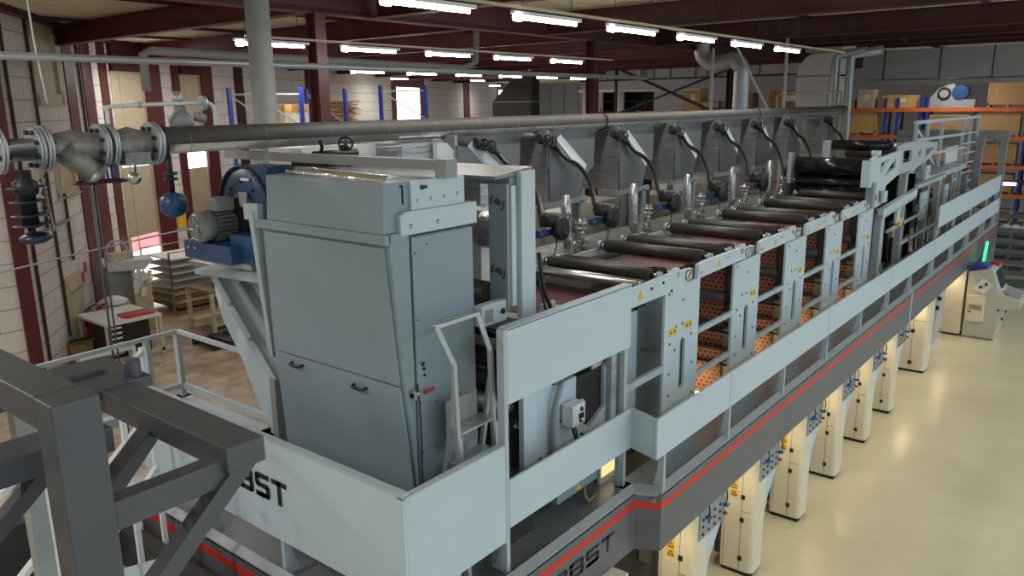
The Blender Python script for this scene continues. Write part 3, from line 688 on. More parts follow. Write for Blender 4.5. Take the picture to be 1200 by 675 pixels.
m = MB(); m.tube([(5.8, 5.7, 5.05), (6.2, 5.9, 5.2), (6.6, 6.3, 5.0), (7.1, 6.2, 5.15), (7.6, 6.5, 5.0)], 0.03, 6, 5); m.tube([(6.0, 6.3, 5.0), (6.5, 6.0, 5.22), (7.2, 6.6, 5.05)], 0.025, 6, 5); m.obj('hose', 'cast', t)
for k, (x, z, r) in enumerate(((6.1, 4.35, 0.10), (6.15, 4.62, 0.09), (6.2, 4.1, 0.08))):
    t = thing('idler_roller', ['dull steel idler roller low beside the ladder', 'topmost idler roller beside the ladder', 'lowest thin idler roller beside the ladder'][k], 'roller', (x, 5.1, z))
    m = MB(); m.cyl((x, 5.0, z), (x, 7.0, z), r, 20); m.obj('roll', 'roller' if k else 'steel', t)
    m = MB(); m.cyl((x, 4.93, z), (x, 5.0, z), r*0.4, 10); m.obj('journal', 'steel', t)
t = thing('access_step', 'small tread plate step between ladder and infeed frame', 'step', (5.9, 4.9, DZ))
m = MB(); m.box(5.45, 6.42, 4.62, 5.4, 3.42, 3.46); m.obj('tread_top', 'tread', t)
m = MB(); m.box(5.45, 6.42, 4.60, 4.63, 3.34, 3.46); m.box(6.3, 6.36, 5.2, 5.3, DZ, 3.4); m.box(5.45, 5.5, 4.62, 4.7, DZ, 3.4); m.obj('step_frame', 'frame', t)
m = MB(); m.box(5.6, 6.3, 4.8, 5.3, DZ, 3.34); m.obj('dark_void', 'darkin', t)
# white box with warning sign under band, on deck
t = thing('deck_pump_box', 'low grey box with yellow warning triangle on the deck below the guard band', 'machine cover', (6.9, 4.6, DZ))
m = MB(); m.box(6.62, 7.45, 4.70, 4.95, 3.06, 3.42); m.obj('cover', 'panel2', t, bevel=0.004)
m = MB(); m.prism([(6.98, 3.09), (7.08, 3.09), (7.03, 3.17)], 'y', 4.692, 4.7); m.obj('warning_sign', 'yellow', t)
m = MB(); m.tube([(7.2, 4.72, 3.1), (7.12, 4.66, 3.0), (7.15, 4.62, 2.92), (7.35, 4.66, 2.91)], 0.02, 8, 5); m.obj('hose', 'brown', t)

t = thing('deck_glow_panel', 'small added panel glowing warm like a lit deck opening, low inside the walkway near the kink', 'lamp', (8.0, 5.0, DZ))
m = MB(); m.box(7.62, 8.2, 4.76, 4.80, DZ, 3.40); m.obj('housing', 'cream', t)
m = MB(); m.box(7.64, 8.18, 4.745, 4.76, 2.98, 3.38); m.obj('glow_face', 'glow_face', t)  # added glowing panel imitates light from below through a deck opening
# ------------------------------------------------------------------ dryer/print unit frames
PIT = 2.155
def unit_frame(k):
    x0 = 8.78+PIT*k       # column left
    labels = ['first slotted side frame with two pairs of yellow stickers, right of the raised guard panel', 'second slotted side frame in the row of press units', 'third slotted side frame in the row of press units', 'fourth slotted side frame in the row of press units', 'last slotted side frame before the rewinding section']
    t = thing('unit_side_stand', labels[k], 'machine frame', (x0+0.5, 4.55, DZ), 'slotted side frames along the walkway')
    y0, y1 = 4.55, 4.59
    m = MB(); m.plate([(x0+0.0, DZ), (x0+0.0, 5.15), (x0+1.0, 5.17), (x0+1.0, DZ)], [slot(x0+0.53, 3.70, 4.42, 0.15), slot(x0+0.53, 3.05, 3.2, 0.1)], 'y', y0, y1); m.obj('column', 'panel', t, bevel=0.004)
    m = MB(); m.box(x0+0.90, x0+0.96, y1, y1+0.06, DZ, 5.12); m.obj('column_flange', 'panel2', t)
    m = MB(); m.box(x0+0.3, x0+0.75, y1+0.02, y1+0.03, 3.5, 4.6); m.obj('inner_shade', 'gpaint', t)
    # sloping head bar of the bay to the right (bay k) or to the left for k = 0
    m = MB()
    xa, xb = x0+0.86, x0+2.62
    poly = [(xa, 5.17), (xa+0.02, 5.36), (xa+0.20, 5.38), (xa+1.45, 5.38), (xa+1.50, 5.42), (xa+1.58, 5.42), (xa+1.62, 5.36), (xb-0.06, 5.36), (xb, 5.30), (xb-0.02, 5.22), (xb-0.1, 5.19), (xb-0.35, 5.19)]
    if k < 4:
        m.prism(poly, 'y', y0-0.03, y0+0.03); m.obj('head_bar', 'panel', t, bevel=0.004)
        for z in (4.40, 3.77):
            m = MB(); m.bar((x0+1.0, y0+0.02, z), (x0+PIT, y0+0.02, z), 0.05, 0.075); m.obj('cross_brace', 'frame', t)
        m = MB(); m.torus((xb-0.09, y0-0.04, 5.28), (0, 1, 0), 0.055, 0.028, 16, 6); m.cyl((xb-0.3, y0, 5.33), (xb-0.3, y0-0.06, 5.33), 0.035, 12); m.obj('bearing', 'steel', t)
        m = MB(); m.prism([(xa+0.62, 5.24), (xa+0.74, 5.24), (xa+0.68, 5.33)], 'y', y0-0.036, y0-0.03); m.obj('warning_triangle', 'yellow', t)
        m = MB(); m.box(xa+0.05, xa+0.16, y0-0.035, y0-0.03, 5.22, 5.26); m.box(xa+0.9, xa+1.0, y0-0.035, y0-0.03, 5.3, 5.33); m.obj('rating_plate', 'steel', t)
    # stickers
    for dx in ((0.12, 0.58) if k == 0 else (0.66,)):
        for q in (0, 0.11):
            m = MB(); m.box(x0+dx+q, x0+dx+q+0.1, y0-0.004, y0, 4.52, 4.62); ys_ = m.obj('yellow_sticker', 'yellow', t)
            m = MB(); m.prism([(x0+dx+q+0.025, 4.55), (x0+dx+q+0.075, 4.55), (x0+dx+q+0.05, 4.60)], 'y', y0-0.006, y0-0.004); m.obj('sticker_mark', 'ink', ys_)
    m = MB()
    for dx, z in ((0.5, 4.95), (0.32, 4.62), (0.5, 4.62), (0.3, 4.3), (0.15, 4.42), (0.78, 4.42), (0.16, 4.0), (0.82, 4.0), (0.16, 3.7), (0.85, 3.55), (0.1, 3.4), (0.1, 5.1)): m.cyl((x0+dx, y0, z), (x0+dx, y0-0.008, z), 0.017, 8)
    m.obj('bolt_hole', 'darkin', t)
    # upper machine casting between columns
    m = MB(); m.box(x0+0.1, x0+0.9, y1+0.02, y1+0.1, 5.16, 5.30); m.obj('bearing_shelf', 'galv', t)
    return t
for k in range(5): unit_frame(k)
# near bay (A): head bar, braces and grey inner doors
t = thing('infeed_bay', 'pale bay with open bars between raised guard panel and first slotted frame', 'machine frame', (8.2, 4.55, DZ))
m = MB(); m.prism([(7.86, 5.13), (7.86, 5.36), (8.9, 5.38), (8.98, 5.42), (9.08, 5.42), (9.12, 5.36), (9.36, 5.36), (9.42, 5.3), (9.36, 5.2), (9.15, 5.12), (8.80, 5.13)], 'y', 4.52, 4.58); m.obj('head_bar', 'panel', t, bevel=0.004)
m = MB(); m.torus((9.33, 4.51, 5.28), (0, 1, 0), 0.055, 0.028, 16, 6); m.cyl((9.05, 4.5, 5.33), (9.05, 4.6, 5.33), 0.03, 10); m.obj('bearing', 'steel', t)
for z in (4.12, 3.42):
    m = MB(); m.bar((7.7, 4.57, z), (8.78, 4.57, z), 0.05, 0.09); m.obj('cross_brace', 'frame', t)
m = MB(); m.box(7.72, 7.78, 4.56, 4.62, DZ, 5.3); m.obj('thin_post', 'frame', t)
m = MB(); m.box(7.78, 8.3, 5.0, 5.03, DZ, 5.1); m.obj('inner_door', 'grid', t)
m = MB(); m.box(8.3, 8.5, 4.98, 5.03, DZ, 5.1); m.obj('inner_door_edge', 'panel', t)
m = MB(); m.box(8.5, 9.7, 5.0, 5.03, DZ, 5.1); m.obj('inner_door', 'panel2', t)
m = MB(); m.bar((8.66, 4.9, 5.1), (8.5, 4.9, 3.0), 0.05, 0.03); m.obj('black_strut', 'black', t)
m = MB(); m.cyl((8.36, 4.95, 4.62), (8.54, 4.95, 4.6), 0.02, 8); m.cyl((8.45, 4.7, 4.44), (8.7, 4.62, 4.38), 0.02, 8); m.box(8.24, 8.45, 4.93, 4.98, 4.35, 4.45); m.obj('lever_handle', 'black', t)
m = MB(); m.prism([(8.02, 5.2), (8.14, 5.2), (8.08, 5.3)], 'y', 4.512, 4.52); m.obj('warning_triangle', 'yellow', t)
m = MB()
for x, z in ((8.35, 5.28), (8.65, 5.3), (8.88, 5.15)): m.cyl((x, 4.52, z), (x, 4.51, z), 0.022, 8)
m.obj('bolt_hole', 'black', t)

# ------------------------------------------------------------------ rollers across the press
def roller(x, z, r, label, mt='roller', ya=4.72, yb=6.33):
    t = thing('guide_roller', label, 'roller', (x, (ya+yb)/2, z), 'guide rollers lying across the press')
    m = MB(); m.lathe((x, ya, z), (0, 1, 0), [(0, r*0.85), (0.02, r), (yb-ya-0.02, r), (yb-ya, r*0.85)], 22); m.obj('roll', mt, t)
    m = MB(); m.cyl((x, ya-0.12, z), (x, ya, z), r*0.35, 10); m.cyl((x, yb, z), (x, yb+0.12, z), r*0.35, 10); m.obj('journal', 'steel', t)
    m = MB(); m.lathe((x, yb+0.06, z), (0, 1, 0), [(0, r*0.8), (0.07, r*0.8)], 14); m.lathe((x, ya-0.08, z), (0, -1, 0), [(0, r*0.7), (0.05, r*0.7)], 14); m.obj('bearing', 'galv', t)
    return t
ordn = ['first', 'second', 'third', 'fourth', 'fifth']
for k in range(5):
    o = PIT*k
    if k == 0:
        roller(8.35, 5.30, 0.05, 'thin pale steel bar roller nearest the raised guard panel', 'steel')
    roller(8.72+o, 5.36, 0.085, 'leading dark roller of the %s press unit' % ordn[k])
    roller(9.08+o, 5.34, 0.065, 'middle dark roller of the %s press unit' % ordn[k])
    roller(10.2+o, 5.36, 0.10, 'thick dark roller at the head of the %s press bay' % ordn[k])
# webs across the top and vertical webs in the bays
for k in range(5):
    o = PIT*k
    t = thing('printed_web', 'printed reddish film with hearts running through the %s press bay' % ordn[k], 'film web', (9.6+o, 5.5, 5.3), 'printed film webs')
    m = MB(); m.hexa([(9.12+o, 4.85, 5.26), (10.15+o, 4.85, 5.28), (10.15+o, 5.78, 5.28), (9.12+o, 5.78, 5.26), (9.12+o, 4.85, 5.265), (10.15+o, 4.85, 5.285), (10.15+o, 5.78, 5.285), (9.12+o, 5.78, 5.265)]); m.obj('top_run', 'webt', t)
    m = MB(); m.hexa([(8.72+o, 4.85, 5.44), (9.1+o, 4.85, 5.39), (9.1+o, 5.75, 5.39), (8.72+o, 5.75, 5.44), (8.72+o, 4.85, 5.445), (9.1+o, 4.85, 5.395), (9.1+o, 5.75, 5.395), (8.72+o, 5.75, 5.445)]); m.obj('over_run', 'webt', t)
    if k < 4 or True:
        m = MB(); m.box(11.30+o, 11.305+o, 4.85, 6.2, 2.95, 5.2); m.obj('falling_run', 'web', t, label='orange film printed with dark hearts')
for k in range(5):
    o = PIT*k
    t = thing('unit_housing', 'dark inner housing with cream panels of the %s press bay' % ordn[k], 'machine housing', (10.3+o, 5.6, DZ))
    m = MB(); m.box(11.34+o, 11.37+o, 4.66, 6.4, 2.9, 4.3); m.obj('cream_bulkhead', 'console', t)
    m = MB(); m.box(11.34+o, 11.37+o, 4.66, 6.4, 4.3, 5.18); m.obj('grey_bulkhead', 'dimsheet', t)
    m = MB()
    for z, h in ((4.52, 0.10), (3.98, 0.02), (3.70, 0.05), (3.45, 0.02)): m.box(11.24+o, 11.30+o, 4.66, 6.3, z-h/2, z+h/2)
    m.obj('dark_crossbeam', 'darkin', t)
    m = MB(); m.cyl((11.0+o, 4.7, 4.62), (11.0+o, 6.3, 4.62), 0.08, 16); m.cyl((11.1+o, 4.7, 4.15), (11.1+o, 6.3, 4.15), 0.05, 16); m.obj('inner_roller', 'darkin', t)
    m = MB(); m.box(9.25+o, 11.38+o, 6.40, 6.44, 2.9, 5.1); m.obj('back_wall', 'gpaint', t)
    m = MB(); m.box(9.3+o, 11.3+o, 4.66, 6.4, 2.88, 2.92); m.obj('floor_pan', 'woodlit' if False else 'console', t)
    m = MB(); m.cyl((10.95+o, 4.95, 3.02), (10.95+o, 6.0, 3.02), 0.02, 8); m.obj('inspection_tube', 'warm', t, label='warm lit inspection tube')
# top deck of the press behind the rollers
t = thing('press_top_deck', 'grey machine deck between the rollers and the hoods', 'machine deck', (14, 6.7, 5.2))
m = MB(); m.box(6.5, 21, 6.42, 7.6, 5.15, 5.22); m.obj('deck_sheet', 'deckgrey', t)
m = MB(); m.prism([(6.42, 5.22), (6.56, 5.22), (6.52, 5.30), (6.46, 5.30)], 'x', 7.5, 20.5); m.obj('raised_rim', 'gpaint', t)
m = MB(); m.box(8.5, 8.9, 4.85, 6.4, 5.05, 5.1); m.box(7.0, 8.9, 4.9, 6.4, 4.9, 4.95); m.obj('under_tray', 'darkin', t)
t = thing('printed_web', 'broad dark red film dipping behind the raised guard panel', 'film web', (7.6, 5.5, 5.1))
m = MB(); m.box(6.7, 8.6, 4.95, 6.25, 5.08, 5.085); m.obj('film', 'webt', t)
t = thing('guide_roller', 'long pale steel roller lying just behind the raised guard panel', 'roller', (8.5, 5.5, 5.3))
m = MB(); m.cyl((8.46, 4.7, 5.29), (8.46, 6.9, 5.29), 0.06, 18); m.obj('roll', 'steel', t)

# ------------------------------------------------------------------ hoods behind the rollers
def hood(k, x0):
    lab = ['first foil clad exhaust hood, partly behind the foil crosspiece', 'second foil clad exhaust hood from the near end', 'third foil clad exhaust hood from the near end', 'fourth foil clad exhaust hood from the near end', 'fifth foil clad exhaust hood from the near end', 'sixth foil clad exhaust hood from the near end', 'seventh foil clad exhaust hood from the near end', 'farthest foil clad exhaust hood next to the big black rolls']
    t = thing('exhaust_hood', lab[k], 'exhaust hood', (x0+0.6, 7.7, 5.9), 'row of exhaust hoods under the long pipe')
    y0, y1 = 7.45, 8.7
    m = MB(); m.box(x0-0.02, x0+0.03, y0+0.02, y1, 5.95, 7.10); m.obj('foil_side', 'foil', t)
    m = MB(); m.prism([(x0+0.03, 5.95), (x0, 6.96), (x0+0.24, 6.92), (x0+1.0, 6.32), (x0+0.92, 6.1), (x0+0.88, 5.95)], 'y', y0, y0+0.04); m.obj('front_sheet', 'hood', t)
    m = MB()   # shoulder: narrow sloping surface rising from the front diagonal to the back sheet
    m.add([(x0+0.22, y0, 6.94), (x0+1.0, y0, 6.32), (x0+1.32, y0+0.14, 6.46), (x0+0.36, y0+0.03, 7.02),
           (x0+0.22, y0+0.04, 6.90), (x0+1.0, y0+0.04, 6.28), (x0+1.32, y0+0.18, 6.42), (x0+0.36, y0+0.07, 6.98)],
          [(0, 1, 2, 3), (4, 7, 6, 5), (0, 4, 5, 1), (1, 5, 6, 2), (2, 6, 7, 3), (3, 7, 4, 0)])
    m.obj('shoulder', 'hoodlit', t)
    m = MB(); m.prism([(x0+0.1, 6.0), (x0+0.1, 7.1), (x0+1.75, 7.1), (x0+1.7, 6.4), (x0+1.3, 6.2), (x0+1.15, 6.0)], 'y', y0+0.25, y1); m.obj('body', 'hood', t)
    m = MB(); m.box(x0, x0+0.012, y0-0.004, y0+0.004, 5.98, 6.5); m.obj('dark_slot', 'black', t)
    # support frame below
    m = MB(); m.box(x0-0.05, x0+1.15, y0, y0+0.08, 5.86, 5.95); m.box(x0+0.9, x0+1.02, y0, y0+0.1, 5.22, 5.88); m.box(x0-0.02, x0+0.08, y1-0.1, y1, 2.7, 5.9); m.obj('support_frame', 'gpaint', t)
    m = MB(); m.lathe((x0+1.05, y0+0.2, 5.3), (0, 0, 1), [(0, 0.07), (0.2, 0.1), (0.6, 0.09), (0.9, 0.05)], 10); m.obj('foil_stub', 'crinkle', t)
    return t
hx = [8.10, 10.25, 12.41, 14.56, 16.72, 18.87, 21.03, 24.3]
for k, x in enumerate(hx): hood(k, x)
# row of cabinets standing behind the hoods
for k in range(9):
    x = 8.8+k*1.45; mt = ('console', 'gpaint', 'pine', 'white')[k % 4]
    t = thing('control_cabinet', 'plain %s cabinet number behind the hoods' % mt, 'cabinet', (x, 9.7, 0), 'cabinets standing behind the hoods')
    t['label'] = '%s cabinet behind the exhaust hoods, seen below the %s hood' % (('cream', 'grey', 'timber coloured', 'white')[k % 4], ['first', 'first', 'second', 'third', 'third', 'fourth', 'fifth', 'fifth', 'sixth'][k])
    m = MB(); m.box(x, x+1.1, 9.4, 10.1, 0.1, 5.25+0.12*(k % 3)); m.obj('body', mt, t, bevel=0.01)
    m = MB(); m.box(x+0.02, x+1.08, 9.43, 10.07, 0, 0.1); m.obj('plinth', 'black', t)
    m = MB(); m.box(x+0.54, x+0.55, 9.39, 9.4, 0.2, 5.1); m.obj('door_gap', 'darkin', t)
    m = MB(); m.box(x+0.46, x+0.50, 9.37, 9.4, 4.5, 4.7); m.obj('handle', 'black', t)
t = thing('orange_hoist', 'small orange hoist head showing between the third and fourth hoods', 'hoist', (15.9, 9.2, 0))
m = MB(); m.box(15.9, 16.3, 9.1, 9.35, 5.9, 6.12); m.box(15.8, 16.4, 9.15, 9.3, 5.78, 5.9); m.obj('head', 'orange', t, bevel=0.01)
m = MB(); m.box(16.05, 16.15, 9.15, 9.25, 0, 5.8); m.obj('mast', 'orange', t)
# large near hood / foil boxes left of the first one
t = thing('near_foil_hood', 'broad foil clad box hood above the drying cabinet under the long pipe', 'exhaust hood', (6.8, 8.0, 5.9))
m = MB(); m.box(7.2, 8.0, 7.6, 8.8, 5.95, 7.02); m.obj('box', 'foil', t)
m = MB(); m.box(6.0, 7.5, 8.1, 8.8, 6.5, 7.0); m.obj('white_insulation', 'foillite', t)
m = MB(); m.prism([(7.75, 7.0), (7.95, 7.0), (8.45, 6.6), (7.75, 6.6)], 'y', 7.5, 7.58); m.obj('gusset', 'hoodlit', t)
m = MB(); m.box(6.2, 6.3, 8.3, 8.4, 2.7, 6.5); m.box(8.0, 8.2, 8.6, 8.7, 2.7, 5.95); m.obj('leg', 'gpaint', t)

# handwheel valves with hoses: one assembly, copied
def valve_set(x0):
    t = thing('valve_set', 'black handwheel valve pair with curved hoses at the first exhaust hood', 'valve', (x0, 7.4, 6.96), 'handwheel valve sets on the hoods')
    for q, (dx, dz) in enumerate(((0.0, 0.0), (0.15, -0.03))):
        c = (x0+dx, 7.32, 6.96+dz)
        m = MB(); m.torus(c, (-0.3, -1, 0.1), 0.078, 0.015, 20, 6)
        d = Vector((-0.3, -1, 0.1)).normalized(); a = d.orthogonal().normalized(); b = d.cross(a)
        for i in range(5):
            w = 2*PI*i/5; m.bar(Vector(c), Vector(c)+(a*math.cos(w)+b*math.sin(w))*0.066, 0.012)
        m.cyl(Vector(c), Vector(c)-d*0.12, 0.012, 8); h = m.obj('handwheel', 'black', t)
        m = MB(); m.lathe(Vector(c)-d*0.1, -d, [(0, 0.04), (0.03, 0.065), (0.06, 0.065), (0.12, 0.045)], 12)
        m.cyl((c[0]-0.05, 7.44, c[2]+0.03), (c[0]+0.11, 7.44, c[2]-0.02), 0.045, 12)
        m.cyl((c[0]+0.09, 7.44, c[2]-0.01), (c[0]+0.12, 7.44, c[2]-0.02), 0.065, 12); m.cyl((c[0]-0.06, 7.44, c[2]+0.03), (c[0]-0.03, 7.44, c[2]+0.025), 0.065, 12)
        m.obj('valve_body', 'black', t)
    m = MB(); m.cyl((x0+0.25, 7.42, 6.9), (x0+0.42, 7.40, 6.78), 0.04, 10); m.cyl((x0+0.3, 7.42, 6.87), (x0+0.33, 7.42, 6.85), 0.06, 10); m.obj('coupling', 'cast', t)
    m = MB(); m.tube([(x0+0.30, 7.38, 6.86), (x0+0.5, 7.34, 6.66), (x0+0.78, 7.25, 6.52), (x0+0.95, 7.15, 6.25), (x0+0.9, 7.02, 5.9), (x0+0.82, 6.92, 5.72)], 0.03, 8, 6)
    m.obj('hose', 'cast', t)
    m = MB(); m.tube([(x0+0.42, 7.40, 6.80), (x0+0.62, 7.36, 6.60), (x0+0.88, 7.28, 6.46), (x0+1.05, 7.2, 6.2), (x0+1.0, 7.05, 5.9), (x0+0.88, 6.92, 5.72)], 0.03, 8, 6)
    m.obj('hose', 'gpaint', t)
    return t
v0 = valve_set(8.52)
vl = ['second', 'third', 'fourth', 'fifth', 'sixth', 'seventh']
for i, x in enumerate((10.02, 12.22, 14.42, 16.5, 18.62, 20.8)):
    dup(v0, (x-8.52, 0, 0), 'black handwheel valve pair with curved hoses at the %s hood from the near end' % vl[i])
dup(v0, (24.0-8.52, 0, 0), 'farthest black handwheel valve pair, above the big black rolls')
# pump / actuator drives standing on the press deck
def drive(x0):
    t = thing('actuator_drive', 'round black actuator with hanging cable, nearest the portal frame', 'actuator', (x0, 6.87, 5.3), 'black actuator drives on the press deck')
    m = MB(); m.lathe((x0, 6.80, 5.68), (0, -1, 0.1), [(0, 0.12), (0.03, 0.18), (0.12, 0.185), (0.15, 0.14), (0.17, 0.05)], 22); m.obj('rotor_drum', 'black', t)
    m = MB(); m.lathe((x0, 6.64, 5.70), (0, -1, 0.1), [(0, 0.10), (0.01, 0.1)], 18)
    for i in range(6): m.cyl((x0+0.07*math.cos(i*PI/3), 6.65, 5.70+0.07*math.sin(i*PI/3)), (x0+0.07*math.cos(i*PI/3), 6.62, 5.70+0.07*math.sin(i*PI/3)), 0.014, 8)
    m.obj('face_plate', 'black', t)
    m = MB(); m.lathe((x0-0.30, 6.82, 5.84), (1, -0.1, -0.12), [(0, 0.06), (0.03, 0.11), (0.32, 0.11), (0.37, 0.06)], 16); m.obj('gear_head', 'black', t)
    m = MB(); m.box(x0-0.40, x0-0.08, 6.80, 6.9, 5.58, 5.68); m.cyl((x0-0.42, 6.85, 5.63), (x0-0.3, 6.85, 5.63), 0.06, 12); m.obj('blue_bracket', 'blue', t)
    m = MB(); m.tube([(x0+0.05, 6.7, 5.84), (x0+0.12, 6.66, 5.9), (x0+0.17, 6.68, 5.82), (x0+0.12, 6.7, 5.74)], 0.01, 6, 5); m.tube([(x0-0.1, 6.75, 5.6), (x0-0.14, 6.7, 5.45), (x0-0.3, 6.65, 5.3), (x0-0.45, 6.6, 5.26)], 0.012, 6, 5); m.obj('cable', 'black', t)
    return t
d0 = drive(9.55)
for i, x in enumerate((11.0, 13.2, 15.3, 17.5, 19.6)):
    dup(d0, (x-9.55, 0, 0), 'round black actuator with hanging cable, %s from the portal frame' % ['second', 'third', 'fourth', 'fifth', 'sixth'][i])
def flow_valve(x0):
    t = thing('flanged_valve', 'silver flanged control valve on the deck by the first actuator', 'valve', (x0, 6.73, 5.22), 'silver flanged valves on the press deck')
    m = MB()
    for z, r, h in ((5.24, 0.11, 0.035), (5.33, 0.11, 0.035), (5.41, 0.085, 0.02), (5.50, 0.06, 0.09), (5.60, 0.10, 0.03), (5.68, 0.10, 0.03)): m.cyl((x0, 6.73, z), (x0, 6.73, z+h), r, 16)
    m.cyl((x0, 6.73, 5.2), (x0, 6.73, 5.76), 0.055, 14); m.obj('flange_stack', 'steel', t)
    m = MB()
    for a in range(4): m.cyl((x0+0.09*math.cos(a*PI/2+.6), 6.73+0.09*math.sin(a*PI/2+.6), 5.22), (x0+0.09*math.cos(a*PI/2+.6), 6.73+0.09*math.sin(a*PI/2+.6), 5.42), 0.012, 8)
    m.obj('stud', 'chrome', t)
    m = MB(); m.box(x0-0.05, x0+0.07, 6.68, 6.78, 5.70, 5.76); m.cyl((x0-0.07, 6.73, 5.28), (x0+0.16, 6.73, 5.28), 0.035, 12); m.cyl((x0+0.12, 6.73, 5.28), (x0+0.16, 6.73, 5.28), 0.06, 12); m.obj('side_branch', 'steel', t)
    m = MB(); m.lathe((x0+0.10, 7.05, 5.25), (0.02, 0.05, 1), [(0, 0.06), (0.15, 0.085), (0.4, 0.075), (0.6, 0.09), (0.85, 0.05)], 10); m.obj('foil_riser', 'crinkle', t)
    m = MB(); m.tube([(x0-0.05, 6.65, 5.45), (x0-0.3, 6.55, 5.32), (x0-0.6, 6.5, 5.26), (x0-0.9, 6.52, 5.25)], 0.016, 6, 6); m.obj('black_line', 'black', t)
    return t
f0 = flow_valve(10.1)
for i, x in enumerate((12.2, 14.33, 16.5, 18.7)):
    dup(f0, (x-10.1, 0, 0), 'silver flanged control valve on the deck, %s in the row' % ['second', 'third', 'fourth', 'fifth'][i])

# ------------------------------------------------------------------ long insulated pipe with flanged valves
t = thing('insulated_pipe', 'long foil jacketed pipe running above the hoods the whole length of the press', 'pipe', (15, 7.75, 7.19))
m = MB(); m.cyl((4.05, 7.75, 7.19), (26.7, 7.75, 7.19), 0.13, 32); m.obj('pipe_run', 'pipejack', t)
m = MB(); m.prism([(7.75+0.138*math.cos(a_), 7.19+0.138*math.sin(a_)) for a_ in [math.radians(q) for q in range(-5, 196, 10)]]+[(7.75-0.10*math.cos(math.radians(q)), 7.19+0.10*math.sin(math.radians(q))) for q in range(0, 181, 20)], 'x', 4.05, 26.7); m.obj('top_cover', 'pipetop', t, label='matt grey-brown cover on the upper half of the pipe')
m = MB(); x = 4.3
while x < 26.5: m.torus((x, 7.75, 7.19), (1, 0, 0), 0.135, 0.004, 32, 4); x += 0.9
m.obj('jacket_band', 'steel', t)
for x in (12.25, 19.4, 26.2):
    m = MB(); m.torus((x, 7.75, 7.19), (1, 0, 0), 0.152, 0.012, 24, 6); m.bar((x, 7.75, 7.34), (x, 7.75, 7.42), 0.02); m.obj('clamp', 'black', t)
def flange(m, x, r=0.205, w=0.05, y=7.75, z=7.17):
    m.cyl((x, y, z), (x+w*0.45, y, z), r, 28); m.cyl((x+w*0.55, y, z), (x+w*1.0, y, z), r, 28)
def flange_bolts(m, x, r=0.155, y=7.75, z=7.17, n=8, w=0.05):
    for i in range(n):
        a = 2*PI*(i+.5)/n; m.cyl((x-0.03, y+r*math.cos(a), z+r*math.sin(a)), (x+w+0.03, y+r*math.cos(a), z+r*math.sin(a)), 0.02, 8)
t = thing('flanged_strainer', 'grey cast Y shaped strainer with drop leg in the pipe at the far left', 'pipe fitting', (3.15, 7.75, 7.15))
m = MB(); flange(m, 2.92); flange(m, 3.42); m.obj('flange', 'galv', t); m = MB()
m.lathe((2.95, 7.75, 7.17), (1, 0, 0), [(0, 0.12), (0.1, 0.13), (0.24, 0.16), (0.38, 0.13), (0.49, 0.12)], 24); m.lathe((3.1, 7.72, 7.17), (0.75, -0.15, -0.8), [(0, 0.13), (0.18, 0.12), (0.3, 0.09), (0.33, 0.09), (0.34, 0.13), (0.38, 0.13)], 20); m.obj('body', 'castgrey', t)
m = MB(); flange_bolts(m, 2.92); flange_bolts(m, 3.42); m.obj('bolt', 'cast', t)
t = thing('globe_valve', 'grey cast globe valve body between two bolted flanges on the long pipe', 'valve', (3.75, 7.75, 7.15))
m = MB(); flange(m, 3.50); flange(m, 3.92, 0.21, 0.07); m.obj('flange', 'galv', t); m = MB()
m.lathe((3.52, 7.75, 7.17), (1, 0, 0), [(0, 0.12), (0.08, 0.14), (0.2, 0.17), (0.3, 0.14), (0.42, 0.12)], 24); m.box(3.60, 3.85, 7.6, 7.9, 6.98, 7.1); m.obj('body', 'castgrey', t)
m = MB(); flange_bolts(m, 3.50); flange_bolts(m, 3.92, w=0.06); m.obj('bolt', 'cast', t)
m = MB(); flange(m, 3.985, 0.2, 0.04); m.obj('dark_gasket', 'black', t)
for (x, lab) in ((3.28, 'small blue and black handwheel valve hanging under the strainer'), (3.5, 'blue yoke handwheel valve hanging next to the strainer')):
    t = thing('hanging_valve', lab, 'valve', (x, 7.7, 6.9))
    m = MB(); m.cyl((x, 7.7, 7.05), (x, 7.7, 6.98), 0.06, 12)
    for s in (-0.05, 0.05): m.bar((x+s, 7.7, 7.0), (x+s*0.8, 7.7, 6.86), 0.02)
    m.cyl((x, 7.7, 7.0), (x, 7.7, 6.84), 0.012, 8); m.obj('yoke', 'blue', t)
    m = MB(); m.torus((x, 7.7, 6.84), (0, 0, 1), 0.12, 0.014, 24, 6)
    for i in range(4): m.bar((x, 7.7, 6.84), (x+0.12*math.cos(i*PI/2), 7.7+0.12*math.sin(i*PI/2), 6.84), 0.014)
    m.obj('handwheel', 'cast', t)
t = thing('inlet_pipe', 'bare steel pipe stub entering from the left edge with bolted flanges', 'pipe', (2.5, 7.75, 7.17))
m = MB(); m.cyl((1.5, 7.75, 7.17), (2.86, 7.75, 7.17), 0.10, 24); m.obj('pipe_run', 'steel', t)
m = MB(); flange(m, 2.55); flange(m, 2.86, 0.19, 0.05); m.obj('flange', 'galv', t)
m = MB(); flange_bolts(m, 2.55); flange_bolts(m, 2.86); m.obj('bolt', 'cast', t)
t = thing('spring_hanger', 'dark blue spring loaded valve actuator hanging below the strainer at the left', 'actuator', (2.62, 7.6, 6.5))
m = MB(); m.lathe((2.70, 7.6, 7.0), (0, 0, -1), [(0, 0.06), (0.08, 0.06), (0.1, 0.10), (0.2, 0.10), (0.22, 0.07), (0.5, 0.07)], 20); m.cyl((2.70, 7.6, 6.5), (2.72, 7.6, 6.35), 0.03, 10); m.obj('stem', 'cast', t)
m = MB()
for z in (6.86, 6.74, 6.62, 6.53): m.lathe((2.70, 7.6, z), (0.05, 0, -1), [(0, 0.12), (0.008, 0.15), (0.016, 0.12)], 24)
